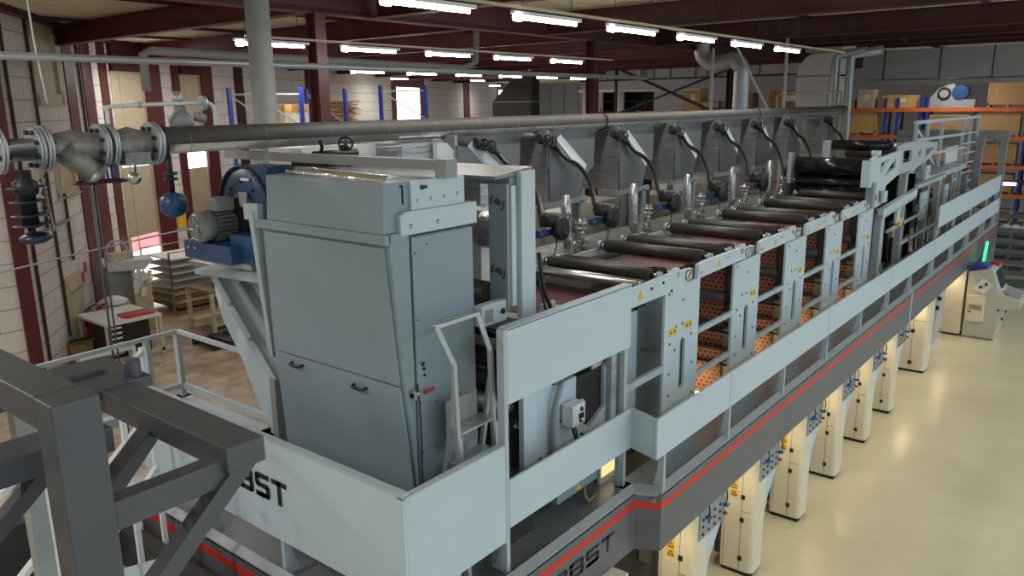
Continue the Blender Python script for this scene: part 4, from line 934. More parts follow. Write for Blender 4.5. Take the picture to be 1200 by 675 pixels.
m.lathe((2.72, 7.6, 6.45), (0.05, 0, -1), [(0, 0.07), (0.03, 0.13), (0.06, 0.13), (0.09, 0.08)], 20); m.obj('disc_stack', 'dblue', t)
m = MB()
pts = [(2.86+0.035*math.cos(w*0.9), 7.6+0.05*math.sin(w*0.9), 6.95-w*0.016) for w in range(0, 30)]
m.tube(pts, 0.008, 6, 1); m.obj('coil_spring', 'dblue', t)
m = MB(); m.bar((2.82, 7.55, 6.98), (2.86, 7.55, 6.45), 0.035, 0.015); m.obj('brass_rod', 'brown', t)
t = thing('bypass_pipe', 'thin pale bypass pipe looping above the flanged valves at the left', 'pipe', (4.0, 8.0, 7.4))
m = MB(); m.tube([(3.62, 7.9, 7.25), (3.62, 7.9, 7.48), (3.66, 7.9, 7.53), (4.5, 7.9, 7.56), (4.68, 7.9, 7.56), (4.75, 7.9, 7.50), (4.75, 7.9, 7.28)], 0.02, 10, 6); m.obj('pipe_run', 'white', t)
m = MB(); m.cyl((4.6, 7.88, 7.56), (4.64, 7.88, 7.56), 0.075, 16); m.cyl((3.93, 7.9, 7.545), (3.96, 7.9, 7.545), 0.03, 10); m.obj('flange', 'galv', t)
t = thing('ball_valve', 'blurry grey ball valve body on the pipe below the bypass loop', 'valve', (4.5, 7.9, 7.3))
t['label'] = 'weathered grey valve body standing on the pipe under the bypass loop'
m = MB(); m.lathe((4.42, 8.0, 7.28), (0, 0, 1), [(0, 0.08), (0.04, 0.12), (0.12, 0.13), (0.2, 0.06), (0.26, 0.05)], 18); m.cyl((4.56, 7.95, 7.42), (4.66, 7.95, 7.40), 0.05, 12); m.obj('body', 'gpaint', t)
m = MB(); m.cyl((4.40, 8.0, 7.54), (4.40, 8.0, 7.68), 0.05, 12); m.obj('riser', 'galv', t)
t = thing('expansion_vessel', 'dark blue round expansion vessel hanging beside the long pipe', 'vessel', (4.55, 8.4, 6.4))
m = MB(); m.lathe((4.53, 8.55, 6.58), (0, 0, -1), [(0, 0.03), (0.01, 0.10), (0.06, 0.145), (0.13, 0.152), (0.2, 0.145), (0.26, 0.09), (0.28, 0.03)], 28); m.obj('tank', 'blue', t)
m = MB(); m.cyl((4.53, 8.55, 6.58), (4.53, 8.55, 7.1), 0.03, 10); m.cyl((4.53, 8.55, 6.72), (4.53, 8.55, 6.75), 0.075, 14); m.cyl((4.53, 8.55, 6.78), (4.53, 8.55, 6.81), 0.075, 14); m.obj('stem', 'cast', t)
t = thing('pressure_gauge', 'small silver domed gauge below the long pipe at the left', 'gauge', (4.0, 8.3, 6.8))
m = MB(); m.lathe((3.98, 8.25, 6.80), (-0.5, -0.8, 0), [(0, 0.06), (0.05, 0.065), (0.08, 0.03)], 18); m.cyl((3.99, 8.25, 6.86), (3.99, 8.2, 7.1), 0.012, 8); m.obj('dial_body', 'steel', t)
t = thing('wheel_valve', 'single black handwheel valve standing above the drying cabinet', 'valve', (5.6, 6.9, 7.0))
m = MB(); c = Vector((5.78, 7.0, 7.10)); d = Vector((-0.5, -0.8, 0.35)).normalized(); m.torus(c, d, 0.075, 0.013, 22, 6)
a = d.orthogonal().normalized(); b = d.cross(a)
for i in range(5): m.bar(c, c+(a*math.cos(2*PI*i/5)+b*math.sin(2*PI*i/5))*0.075, 0.014)
m.obj('handwheel', 'cast', t)
m = MB(); m.cyl(c, c-d*0.2, 0.016, 8); m.lathe(c-d*0.18, -d, [(0, 0.05), (0.06, 0.06), (0.1, 0.04)], 12); m.cyl((5.45, 7.15, 6.98), (6.05, 7.15, 6.98), 0.05, 12); m.tube([(5.5, 7.1, 7.0), (5.45, 7.0, 7.08), (5.42, 7.0, 7.16)], 0.02, 8, 4)
m.box(5.55, 5.95, 7.05, 7.2, 6.80, 6.92); m.obj('valve_body', 'cast', t)
# ------------------------------------------------------------------ rewinding section at the far end of the press
def black_roll(x, z, r, y0, y1, label, mt='blackroll'):
    t = thing('winding_roll', label, 'roller', (x, (y0+y1)/2, z), 'big black winding rolls')
    m = MB(); m.cyl((x, y0, z), (x, y1, z), r, 32); m.obj('roll', mt, t)
    m = MB(); m.cyl((x, y0-0.12, z), (x, y0, z), r*0.35, 14); m.cyl((x, y1, z), (x, y1+0.12, z), r*0.35, 14); m.obj('journal', 'steel', t)
black_roll(19.2, 5.98, 0.215, 4.86, 6.55, 'upper black winding roll at the near side of the rewinding section')
black_roll(19.25, 5.60, 0.165, 4.86, 6.55, 'lower black winding roll below the upper one')
black_roll(18.9, 5.40, 0.08, 4.8, 6.55, 'slim black roll under the two big ones')
black_roll(21.2, 6.38, 0.13, 4.95, 6.35, 'glossy black roll standing highest at the back')
black_roll(22.6, 6.10, 0.13, 4.85, 6.4, 'black roll behind the glossy one', 'roller')
black_roll(24.6, 6.05, 0.12, 4.85, 6.4, 'farthest black roll under the stair platform', 'roller')
t = thing('rewinder_stand', 'pale side frame plates with triangular openings holding the black rolls', 'machine frame', (20, 4.7, DZ))
m = MB(); m.plate([(18.35, 5.62), (18.35, 6.22), (18.75, 6.30), (19.0, 6.22), (20.9, 6.30), (20.9, 5.72), (19.8, 5.55), (19.6, 5.15), (18.9, 5.1), (18.85, 5.62)], [[(19.2, 5.85), (19.2, 6.1), (19.9, 6.15)], [(19.5, 5.78), (20.5, 6.15), (20.6, 5.9)], ring(19.25, 5.4, 0.1, 0.08, 8)], 'y', 4.66, 4.72); m.obj('roll_bracket', 'panel', t)
m = MB(); m.box(18.35, 18.5, 4.72, 4.85, 5.62, 6.2); m.cyl((18.8, 4.69, 6.28), (18.8, 4.69, 6.4), 0.1, 12); m.obj('bearing_block', 'panel', t)
m = MB(); m.plate([(20.9, 5.7), (20.9, 6.4), (21.6, 6.46), (23.5, 6.4), (25.3, 6.3), (25.3, 6.0), (23.2, 5.75), (21.5, 5.7)], [[(21.4, 5.95), (21.4, 6.25), (22.3, 6.25), (22.3, 5.95)], ring(23.2, 6.1, 0.18, 0.12, 8), [(23.9, 5.95), (23.9, 6.2), (24.9, 6.18)]], 'y', 4.70, 4.76); m.obj('rear_bracket', 'frame', t)
m = MB(); m.cyl((21.2, 4.9, 6.38), (21.2, 4.75, 6.38), 0.09, 14); m.box(21.0, 21.1, 6.35, 6.55, 5.2, 6.5); m.box(18.8, 19.0, 6.55, 6.65, 5.2, 6.3); m.obj('far_bracket', 'galv', t)
for i, (x, w, z1) in enumerate(((18.55, 0.22, 5.7), (19.5, 0.3, 5.0), (21.5, 0.28, 5.7), (24.3, 0.25, 5.3), (25.8, 0.22, 5.2), (27.6, 0.25, 5.2), (30.2, 0.25, 5.0))):
    m = MB(); m.box(x, x+w, 4.62, 4.78, DZ, z1); m.obj('upright', ('panel2', 'frame', 'gpaint')[i % 3], t, bevel=0.004)
m = MB(); m.bar((19.2, 4.58, 4.98), (22.5, 4.58, 5.16), 0.12, 0.16); m.obj('long_tube', 'panel', t, label='long pale box tube')
m = MB(); m.bar((19.2, 4.60, 4.86), (22.5, 4.60, 5.04), 0.14, 0.06); m.bar((22.8, 4.62, 5.25), (26.5, 4.62, 5.28), 0.1, 0.1); m.bar((20.2, 4.65, 4.4), (24.4, 4.65, 4.45), 0.06, 0.06); m.bar((21.5, 4.65, 3.9), (30.3, 4.65, 3.95), 0.08, 0.08); m.bar((20, 4.66, 3.35), (33, 4.66, 3.35), 0.1, 0.12); m.obj('stay', 'frame', t)
m = MB()
for x, z, w, h in ((19.25, 5.2, 0.35, 0.25), (20.7, 4.55, 0.4, 0.5), (23.3, 4.3, 0.7, 0.75), (23.5, 5.4, 0.5, 0.35), (26.3, 4.2, 0.6, 0.8)):
    m.plate(rect(x, x+w, z, z+h), [ring(x+w*.3, z+h*.7, w*.13, h*.10, 8), ring(x+w*.7, z+h*.35, w*.16, h*.14, 8)], 'y', 4.56, 4.62)
m.obj('drilled_plate', 'panel', t)
m = MB(); m.box(21.0, 21.3, 4.55, 4.62, 4.45, 4.62); m.prism([(20.3, 4.4), (20.5, 4.4), (20.4, 4.55)], 'y', 4.54, 4.55); m.obj('yellow_sticker', 'yellow', t)
m = MB()
for x in (18.9, 21.9, 23.9): m.box(x, x+0.05, 4.9, 6.4, 3.0, 5.5)
m.obj('dark_web_sheet', 'blackroll', t)
m = MB(); m.box(18.6, 33, 6.5, 6.56, 2.8, 5.6); m.obj('rear_wall', 'darkin', t)
m = MB(); m.cyl((21.5, 4.8, 3.3), (21.5, 6.2, 3.3), 0.12, 14); m.cyl((22.6, 4.8, 4.9), (22.6, 6.3, 4.9), 0.07, 12); m.cyl((25, 4.8, 5.0), (25, 6.3, 5.0), 0.09, 12); m.cyl((27, 4.8, 4.6), (27, 6.3, 4.6), 0.09, 12); m.obj('inner_roll', 'roller', t)
t = thing('paper_core', 'small orange lit core low between the rewinder uprights', 'roll', (20.9, 4.8, 3.0))
m = MB(); m.cyl((20.6, 4.75, 3.12), (21.1, 4.75, 3.12), 0.10, 14); m.obj('core', 'woodlit', t)
t = thing('cable_tray', 'dark cable bundle and small fittings hanging inside the rewinding section', 'cables', (22, 4.8, 3.6))
m = MB()
for i in range(9):
    x = 19.6+i*0.75; m.tube([(x, 4.82, 5.0-(i % 3)*0.3), (x+0.2, 4.80, 4.5), (x+0.05, 4.82, 4.0), (x+0.3, 4.85, 3.3)], 0.03, 6, 4)
m.obj('cable', 'black', t, kind='stuff')
m = MB()
for i in range(12): x = 19.7+i*0.9; z = 3.5+((i*7) % 5)*0.35; m.box(x, x+0.22, 4.60, 4.70, z, z+0.16)
m.obj('fitting', 'castgrey', t)
# stair platform with tall rail frame
t = thing('stair_platform', 'pale grey stair platform with tall tubular rail frame above the rewinder', 'platform', (27, 5.0, 5.1))
m = MB(); m.box(24.0, 30.5, 4.7, 6.3, 5.22, 5.38); m.obj('platform_slab', 'frame', t)
m = MB()
ztop = 6.85
P = [(25.1, 5.25), (26.6, 5.25), (28.4, 5.2), (31.5, 5.1), (32.6, 5.05), (33.8, 5.0)]
for (x, y) in P: m.bar((x, y, 5.3), (x, y, ztop), 0.09)
m.obj('rail_post', 'panel', t)
m = MB(); m.bar((25.0, 5.26, ztop), (33.9, 5.0, ztop), 0.1, 0.1); m.bar((25.0, 5.26, 6.35), (31.5, 5.1, 6.3), 0.08); m.bar((25.3, 5.3, ztop-.2), (27.6, 5.3, 5.9), 0.09); m.bar((26.1, 5.3, 6.2), (28.2, 5.3, 5.45), 0.08); m.bar((23.4, 5.3, 5.9), (31.5, 5.0, 5.85), 0.08); m.bar((24.0, 5.2, 5.4), (27.0, 5.2, 5.9), 0.08); m.obj('rail', 'panel', t)
m = MB()
for i in range(9): m.bar((31.5, 5.1, 3.5+i*0.35), (33.8, 5.0, 3.5+i*0.35), 0.05)
for x in (31.5, 33.8): m.bar((x, 5.05, 3.2), (x, 5.05, 5.4), 0.08)
for x in (28.0, 29.2): m.bar((x, 4.8, 3.2), (x, 4.8, 5.2), 0.09)
for i in range(4): m.bar((28.0, 4.8, 3.6+i*0.45), (29.2, 4.8, 3.6+i*0.45), 0.07)
m.obj('ladder_rungs', 'panel', t)
m = MB(); m.box(29.0, 31.0, 5.1, 5.15, 5.4, 5.95); m.obj('white_panel', 'white', t)
t = thing('grey_gantry', 'dark grey steel gantry standing behind the stair platform at the far end', 'gantry', (35, 6, 0))
m = MB(); m.box(35, 35.3, 4.1, 8.0, 5.98, 6.30); m.obj('top_beam', 'gpaint', t)
m = MB(); m.box(33.6, 33.9, 4.7, 7.6, 5.78, 6.08); m.obj('lower_beam', 'gpaint', t)
for (x, y, z) in ((35, 4.15, 6.0), (33.6, 4.75, 5.8), (35, 7.7, 6.0), (33.6, 7.3, 5.8)):
    m = MB(); m.box(x+.04, x+0.26, y, y+0.22, 0, z); m.obj('leg', 'gpaint', t)
m = MB(); m.bar((35.15, 4.2, 5.6), (35.15, 4.7, 6.05), 0.1); m.bar((33.75, 4.85, 5.45), (33.75, 5.3, 5.85), 0.1); m.obj('knee_brace', 'gpaint', t)

# ------------------------------------------------------------------ printing unit cabinets below the walkway
def print_cab(k, x0, label):
    label = label.replace('cream unit cabinet under the walkway, ', 'cream unit cabinet under the walkway, ')
    t = thing('unit_cabinet', label, 'cabinet', (x0, 4.3, 0), 'cream cabinets under the walkway')
    Y = 4.07
    r = 0.09
    pts = [(x0, 4.62), (x0, Y+r)]
    pts += [(x0+r-r*math.cos(a), Y+r-r*math.sin(a)) for a in (PI/8, PI/4, 3*PI/8, PI/2)]
    pts += [(x0+0.38, Y), (x0+0.38, 4.62)]
    m = MB(); m.prism(pts, 'z', 0.07, 2.17); m.obj('body', 'cream', t, bevel=0.006)
    m = MB(); m.box(x0+0.02, x0+0.42, Y+0.03, 4.6, 0, 0.08); m.obj('plinth', 'black', t)
    m = MB(); m.box(x0-0.003, x0, 4.298, 4.304, 0.09, 2.16); m.box(x0-0.003, x0, Y+0.08, 4.30, 1.13, 1.136); m.box(x0-0.003, x0, 4.575, 4.58, 0.09, 2.16); m.obj('door_gap', 'darkin', t)
    for z in (1.38, 0.98, 0.30):
        m = MB(); m.box(x0-0.018, x0, 4.255, 4.315, z-0.035, z+0.035); m.obj('door_latch', 'black', t)
    for q in range(3):
        z = 1.66-0.125*q
        m = MB(); m.box(x0-0.004, x0, 4.38, 4.49, z-0.055, z+0.055); wl_ = m.obj('warning_label', 'yellow', t)
        m = MB()
        if q == 0: m.torus((x0-0.006, 4.435, z), (1, 0, 0), 0.036, 0.006, 16, 4)
        else:
            m.bar((x0-0.006, 4.395, z-0.035), (x0-0.006, 4.475, z-0.035), 0.008); m.bar((x0-0.006, 4.395, z-0.035), (x0-0.006, 4.435, z+0.04), 0.008); m.bar((x0-0.006, 4.475, z-0.035), (x0-0.006, 4.435, z+0.04), 0.008)
        m.obj('label_mark', 'ink', wl_)
    # cantilevered wing with valve plate
    if k == 0: return
    m = MB(); m.prism([(x0+0.38, 0.80), (x0+0.38, 2.17), (x0+0.86, 2.17), (x0+0.86, 1.66), (x0+0.50, 1.22)], 'y', 4.08, 4.5); m.obj('wing', 'panel', t, bevel=0.006)
    m = MB(); m.box(x0+0.07, x0+0.86, 4.05, 4.07, 1.68, 2.17); vp_ = m.obj('valve_plate', 'gpaint', t)
    m = MB()
    for i in range(4):
        for j in range(3): m.cyl((x0+0.16+0.18*i, 4.05, 1.75+0.11*j), (x0+0.16+0.18*i, 4.035, 1.75+0.11*j), 0.02, 8)
    m.obj('port', 'black', vp_)
    m = MB()
    for (dx, z) in ((0.25, 1.97), (0.82, 1.92)): m.cyl((x0+dx, 4.05, z), (x0+dx, 3.99, z), 0.026, 10); m.bar((x0+dx-.04, 3.99, z), (x0+dx+0.06, 3.99, z), 0.022)
    m.obj('blue_tap', 'rackblue' if False else 'bluetap', t, label='bright blue valve tap')
    m = MB(); m.tube([(x0+0.25, 4.0, 1.98), (x0+0.22, 3.99, 2.1), (x0+0.27, 4.03, 2.18)], 0.01, 6, 4); m.tube([(x0+0.8, 4.0, 1.95), (x0+0.8, 3.99, 2.08), (x0+0.84, 4.03, 2.18)], 0.01, 6, 4); m.obj('air_hose', 'black', t)
    m = MB(); m.cyl((x0+0.52, 4.05, 1.76), (x0+0.52, 4.02, 1.76), 0.018, 8); m.cyl((x0+0.84, 4.05, 1.78), (x0+0.84, 4.0, 1.78), 0.025, 8); m.obj('red_tap', 'extred', t)
    # dark leg behind
    m = MB(); m.box(x0+0.5, x0+0.6, 4.5, 4.7, 0, 2.2); m.box(x0-0.06, x0, 4.62, 4.70, 0.3, 2.1); m.cyl((x0-0.1, 4.64, 0.9), (x0+0.0, 4.64, 0.9), 0.04, 10); m.obj('rear_leg', 'darkin', t)
M['bluetap'] = mat('bright_blue_tap', (0.02, 0.16, 0.50), 0.35)
cl = ['nearest, cropped by the lower edge of the photo', 'first one right of the fascia kink', 'third along the row, its foot cropped', 'fourth along the row', 'fifth along the row', 'sixth along the row', 'seventh and last of the narrow ones']
for k, x0 in enumerate((6.78, 8.96, 11.12, 13.30, 15.40, 17.58, 19.73)):
    print_cab(k, x0, 'cream unit cabinet under the walkway, '+cl[k])
t = thing('wide_unit_cabinet', 'wide cream cabinet with one yellow label strip, past the narrow ones', 'cabinet', (23.4, 4.5, 0))
x0 = 23.4
pts = [(x0, 5.05), (x0, 4.2)]+[(x0+0.12-0.12*math.cos(a), 4.07+0.12-0.12*math.sin(a)) for a in (PI/8, PI/4, 3*PI/8, PI/2)]+[(x0+0.6, 4.07), (x0+0.6, 5.05)]
m = MB(); m.prism(pts, 'z', 0.07, 2.17); m.obj('body', 'cream', t, bevel=0.006)
m = MB(); m.box(x0+0.03, x0+0.62, 4.1, 5.0, 0, 0.08); m.obj('plinth', 'black', t)
m = MB(); m.box(x0-0.004, x0, 4.45, 4.458, 0.09, 2.16); m.box(x0-0.004, x0, 4.1, 4.45, 1.5, 1.508); m.obj('door_gap', 'darkin', t)
for z in (1.68, 1.2, 0.28):
    m = MB(); m.box(x0-0.02, x0, 4.40, 4.50, z-0.05, z+0.05); m.obj('door_latch', 'black', t)
for q in range(3):
    m = MB(); m.box(x0-0.005, x0, 4.6, 4.76, 1.9-q*0.16, 2.04-q*0.16); m.obj('warning_label', 'yellow', t)
m = MB(); m.prism([(x0+0.6, 0.9), (x0+0.6, 2.17), (x0+1.2, 2.17), (x0+1.1, 1.6)], 'y', 4.08, 4.4); m.obj('wing', 'gpaint', t)
m = MB(); m.cyl((x0+0.9, 4.08, 2.0), (x0+0.9, 3.98, 2.0), 0.06, 10); m.cyl((x0+0.8, 4.08, 1.75), (x0+0.8, 4.0, 1.75), 0.06, 10); m.obj('tap', 'black', t)
m = MB(); m.box(x0+0.05, x0+0.3, 5.05, 5.3, 0.9, 1.1); m.cyl((x0, 5.1, 0.7), (x0, 5.3, 0.7), 0.08, 10); m.obj('rear_fitting', 'darkin', t)
t = thing('grey_drive_cabinet', 'grey box cabinet on a low foot between the last cream cabinets', 'cabinet', (26.2, 4.7, 0))
m = MB(); m.box(26.0, 27.2, 4.35, 5.6, 0.45, 2.1); m.obj('box', 'console', t, bevel=0.01)
m = MB(); m.box(26.5, 26.6, 4.8, 4.9, 0.1, 0.45); m.box(26.0, 27.2, 4.4, 5.6, 0.0, 0.12); m.obj('foot', 'white', t)
t = thing('tall_end_column', 'tall plain cream column cabinet next to the control console', 'cabinet', (28.3, 4.2, 0))
m = MB(); m.box(28.05, 28.75, 3.98, 4.52, 0.07, 2.17); m.obj('body', 'cream', t, bevel=0.015)
m = MB(); m.box(28.1, 28.75, 4.0, 4.5, 0, 0.08); m.obj('plinth', 'black', t)
# control console
t = thing('control_console', 'cream operator console with sloping screen and keyboard shelf at the right edge', 'console', (28.9, 3.4, 0))
m = MB(); m.prism([(3.92, 0.02), (3.03, 0.02), (2.93, 1.03), (2.44, 1.08), (2.42, 1.34), (3.02, 1.56), (3.26, 2.24), (3.34, 2.30), (3.92, 2.14)], 'x', 28.08, 29.6); m.obj('body', 'console', t, bevel=0.02)
m = MB(); m.hexa([(28.15, 3.0, 1.60), (29.5, 3.0, 1.60), (29.5, 3.03, 1.60), (28.15, 3.03, 1.60), (28.15, 3.235, 2.22), (29.5, 3.235, 2.22), (29.5, 3.265, 2.22), (28.15, 3.265, 2.22)]); sb_ = m.obj('screen_bezel', 'panel', t)
m = MB(); m.hexa([(28.3, 2.99, 1.66), (29.35, 2.99, 1.66), (29.35, 3.0, 1.66), (28.3, 3.0, 1.66), (28.3, 3.20, 2.18), (29.35, 3.20, 2.18), (29.35, 3.21, 2.18), (28.3, 3.21, 2.18)]); m.obj('screen', 'glass', sb_)
m = MB(); m.hexa([(28.3, 2.5, 1.37), (29.4, 2.5, 1.37), (29.4, 2.92, 1.53), (28.3, 2.92, 1.53), (28.3, 2.5, 1.39), (29.4, 2.5, 1.39), (29.4, 2.92, 1.55), (28.3, 2.92, 1.55)]); m.obj('keyboard_panel', 'gpaint', t)
m = MB(); m.box(28.2, 28.32, 2.78, 2.88, 1.50, 1.53); m.obj('emergency_button', 'extred', t)
m = MB(); m.box(28.075, 28.08, 3.02, 3.9, 0.04, 0.05); m.box(28.06, 28.08, 2.96, 3.02, 0.98, 1.04); m.cyl((29, 2.9, 0.8), (29, 2.86, 0.8), 0.05, 10); m.cyl((28.6, 2.94, 0.62), (28.6, 2.9, 0.62), 0.05, 10); m.obj('fitting', 'black', t)
t = thing('wall_heater_box', 'small cream box with perforated grille and red label on the console side', 'control box', (28.0, 3.6, 0.6))
m = MB(); m.box(27.85, 28.08, 3.36, 3.84, 0.60, 1.42); m.obj('box', 'cream', t, bevel=0.01)
m = MB()
for i in range(9): m.box(27.84, 27.85, 3.43+i*0.04, 3.45+i*0.04, 0.98, 1.15)
m.obj('grille', 'brown', t)
m = MB(); m.box(27.84, 27.85, 3.70, 3.80, 0.88, 0.93); m.obj('red_label', 'extred', t)
t = thing('tilted_sheet', 'white card with two black squares leaning on the console side', 'card', (28.0, 3.55, 1.6))
m = MB(); m.add([(28.03, 3.75, 1.62), (28.0, 3.42, 1.50), (28.03, 3.22, 1.80), (28.07, 3.50, 1.98), (28.06, 3.75, 1.62), (28.05, 3.42, 1.50), (28.06, 3.22, 1.80), (28.08, 3.50, 1.98)], [(0, 1, 2, 3), (7, 6, 5, 4), (0, 4, 5, 1), (1, 5, 6, 2), (2, 6, 7, 3), (3, 7, 4, 0)]); m.obj('card', 'white', t)
m = MB(); m.box(27.99, 28.02, 3.50, 3.58, 1.66, 1.74); m.box(28.0, 28.03, 3.36, 3.43, 1.76, 1.84); m.obj('black_square', 'black', t)
t = thing('blue_binder', 'dark blue folder lying on top of the console', 'folder', (28.6, 3.7, 2.15))
m = MB(); m.hexa([(28.15, 3.42, 2.27), (29.0, 3.42, 2.27), (29.0, 3.9, 2.18), (28.15, 3.9, 2.18), (28.15, 3.45, 2.37), (29.0, 3.45, 2.37), (29.0, 3.88, 2.32), (28.15, 3.88, 2.32)]); m.obj('cover', 'rackblue', t, bevel=0.01)
t = thing('red_cloth', 'crumpled red cloth on top of the console', 'cloth', (29.2, 3.4, 2.3))
m = MB(); m.lathe((29.25, 3.42, 2.26), (0, 0, 1), [(0, 0.30), (0.05, 0.26), (0.08, 0.15), (0.11, 0.05)], 11); m.lathe((29.05, 3.28, 2.28), (0.1, 0, 1), [(0, 0.16), (0.05, 0.12), (0.08, 0.05)], 9); m.obj('cloth', 'extred', t)
t = thing('green_tube_light', 'glowing green indicator tube standing behind the console', 'lamp', (30.0, 3.8, 2.1))
m = MB(); m.cyl((30.0, 3.80, 2.12), (30.02, 3.76, 2.85), 0.045, 12); m.obj('glow_tube', 'green', t)
m = MB(); m.cyl((30.0, 3.80, 0), (30.0, 3.80, 2.12), 0.03, 8); m.obj('stand', 'black', t)

# ------------------------------------------------------------------ warm light strips under the walkway
for k, x in enumerate([7.6+PIT*i for i in range(7)]+[22.6, 25.0, 27.2]):
    t = thing('warm_strip_light', 'warm fluorescent strip fixed under the walkway above the cream cabinets', 'lamp', (x, 4.42, 2.1), 'strip lights under the walkway')
    m = MB(); m.box(x-0.02, x+1.12, 4.38, 4.46, 2.10, 2.14); m.obj('housing', 'white', t)
    m = MB(); m.cyl((x, 4.42, 2.075), (x+1.1, 4.42, 2.075), 0.018, 8); m.obj('tube', 'warm', t)
# machine underbody between cabinets
t = thing('press_underbody', 'dark lower machinery of the press behind the cream cabinets', 'machine base', (15, 5.6, 0))
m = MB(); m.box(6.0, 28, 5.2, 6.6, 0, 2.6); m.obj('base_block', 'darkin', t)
m = MB()
for i in range(9): m.cyl((7.6+PIT*i, 4.75, 1.1), (7.6+PIT*i, 5.3, 1.1), 0.12, 14)
m.obj('cylinder', 'steel', t)
m = MB()
for i in range(9): m.box(7.3+PIT*i, 8.3+PIT*i, 4.8, 5.2, 0.75, 0.95); m.box(7.2+PIT*i, 8.4+PIT*i, 4.85, 4.95, 1.6, 1.75)
m.obj('side_rail', 'gpaint', t)

# ------------------------------------------------------------------ foreground dark grey steel frame
t = thing('steel_trestle', 'dark grey box section steel frame with braces in the near left foreground', 'steel frame', (1.18, 3.2, 0))
m = MB(); m.box(1.08, 1.265, 3.13, 3.30, 0.0, 6.40); m.obj('post', 'truss', t, bevel=0.008)
m = MB(); m.box(1.083, 1.262, 3.30, 6.2, 6.26, 6.40); m.obj('top_beam', 'truss', t, bevel=0.008)
m = MB(); m.box(1.265, 1.78, 3.14, 3.24, 5.79, 5.92); m.obj('chord', 'truss', t, bevel=0.006)
m = MB(); m.box(1.76, 1.96, 3.10, 4.62, 5.86, 5.985); m.obj('side_beam', 'truss', t, bevel=0.006)
m = MB(); m.bar((1.24, 3.30, 5.84), (1.80, 3.92, 5.84), 0.08, 0.10); m.obj('flat_brace', 'truss', t, bevel=0.005)
m = MB(); m.bar((1.90, 3.16, 5.90), (1.30, 3.16, 5.38), 0.09, 0.09); m.obj('diagonal_brace', 'truss', t, bevel=0.005)
m = MB(); m.box(1.70, 2.06, 4.35, 4.95, 5.93, 6.0); m.cyl((1.98, 4.42, 5.93), (1.98, 4.42, 6.10), 0.05, 14); m.obj('end_plate', 'truss', t, bevel=0.01)
m = MB(); m.box(1.05, 1.9, 4.6, 4.8, 5.93, 6.03); m.box(0.5, 1.5, 3.62, 3.86, 5.93, 6.05); m.obj('rear_beam', 'truss', t, bevel=0.006)
m = MB(); m.bar((1.30, 3.70, 5.98), (0.75, 3.66, 5.55), 0.07, 0.07); m.obj('rear_brace', 'truss', t)
m = MB(); m.box(1.38, 1.47, 4.52, 4.62, 0, 5.95); m.obj('rear_post', 'gpaint', t, bevel=0.004)
t = thing('machine_guardrail', 'white tubular rail beyond the dark foreground frame at lower left', 'railing', (2.2, 6.5, 0))
m = MB()
for (x, y) in ((2.3, 6.6), (2.7, 7.0), (3.25, 7.6), (2.0, 6.2), (3.8, 8.2)): m.bar((x, y, 2.2), (x, y, 5.0), 0.05)
m.obj('post', 'white', t)
m = MB()
for z in (4.95, 4.25, 3.6): m.bar((1.6, 5.8, z), (3.8, 8.2, z), 0.05)
m.obj('rail', 'white', t)
t = thing('lower_platform', 'low unlit platform with dark edge beams below the foreground frame', 'platform', (2.5, 7.5, 0))
m = MB(); m.box(0.6, 3.6, 5.2, 9.5, 2.05, 2.2); m.obj('platform_sheet', 'galv', t)
m = MB(); m.box(3.6, 3.75, 5.2, 10.2, 1.7, 2.7); m.box(0.6, 3.7, 9.5, 9.65, 1.9, 2.9); m.obj('edge_beam', 'darkin', t)
m = MB(); m.box(3.0, 3.5, 6.9, 7.3, 2.2, 2.6); m.obj('connection_box', 'panel2', t)
m = MB(); m.box(0.7, 0.8, 5.3, 5.4, 0, 2.05); m.box(3.4, 3.5, 5.3, 5.4, 0, 2.05); m.box(0.7, 0.8, 9.3, 9.4, 0, 2.05); m.box(3.4, 3.5, 9.3, 9.4, 0, 2.05); m.obj('leg', 'galv', t)
m = MB(); m.hexa([(2.98, 7.4, 2.6), (3.0, 7.4, 2.6), (3.0, 6.37, 2.6), (2.98, 6.37, 2.6), (2.98, 7.4, 3.06), (3.0, 7.4, 3.06), (3.0, 6.37, 3.6), (2.98, 6.37, 3.6)]); m.obj('white_cover', 'panel', t)
m = MB(); m.cyl((3.19, 9.5, 2.95), (3.16, 9.5, 2.95), 0.07, 14); m.box(3.15, 3.19, 9.25, 9.38, 2.7, 3.0); m.obj('fitting', 'white', t)
m = MB(); m.box(3.2, 3.8, 9.15, 10.4, 2.2, 3.15); m.obj('dark_box', 'darkin', t)

# far side handrail
t = thing('handrail', 'pale steel handrail turning a corner on the far side of the press', 'railing', (6.1, 11, 2.9))
m = MB(); m.bar((6.12, 11.9, 4.0), (6.12, 9.32, 4.0), 0.06, 0.06); m.bar((6.12, 11.9, 4.0), (3.6, 11.75, 4.0), 0.06, 0.06); m.obj('top_rail', 'frame', t)
m = MB(); m.bar((6.12, 11.9, 3.08), (6.12, 9.32, 3.08), 0.05, 0.10); m.bar((6.12, 11.9, 3.08), (3.6, 11.75, 3.08), 0.05, 0.08); m.obj('toe_rail', 'frame', t)
for (x, y) in ((6.12, 11.9), (6.12, 9.35), (5.6, 11.87), (3.7, 11.76)):
    m = MB(); m.box(x-0.05, x+0.02, y-0.06, y+0.06, 2.9, 4.0); m.obj('post', 'frame', t)
m = MB(); m.box(3.4, 4.0, 11.5, 11.9, 3.9, 4.0); m.obj('rail_bundle', 'truss', t, label='dark padding tied on the rail end')
t = thing('far_side_platform', 'narrow far side platform edge carrying the handrail', 'platform', (5, 10.6, 0))
m = MB(); m.box(3.4, 6.2, 9.3, 9.6, 2.7, 2.9); m.box(6.0, 6.2, 9.3, 12.0, 2.75, 2.9); m.box(3.4, 6.2, 11.8, 12.0, 2.75, 2.9); m.obj('edge_beam', 'frame', t)
m = MB()
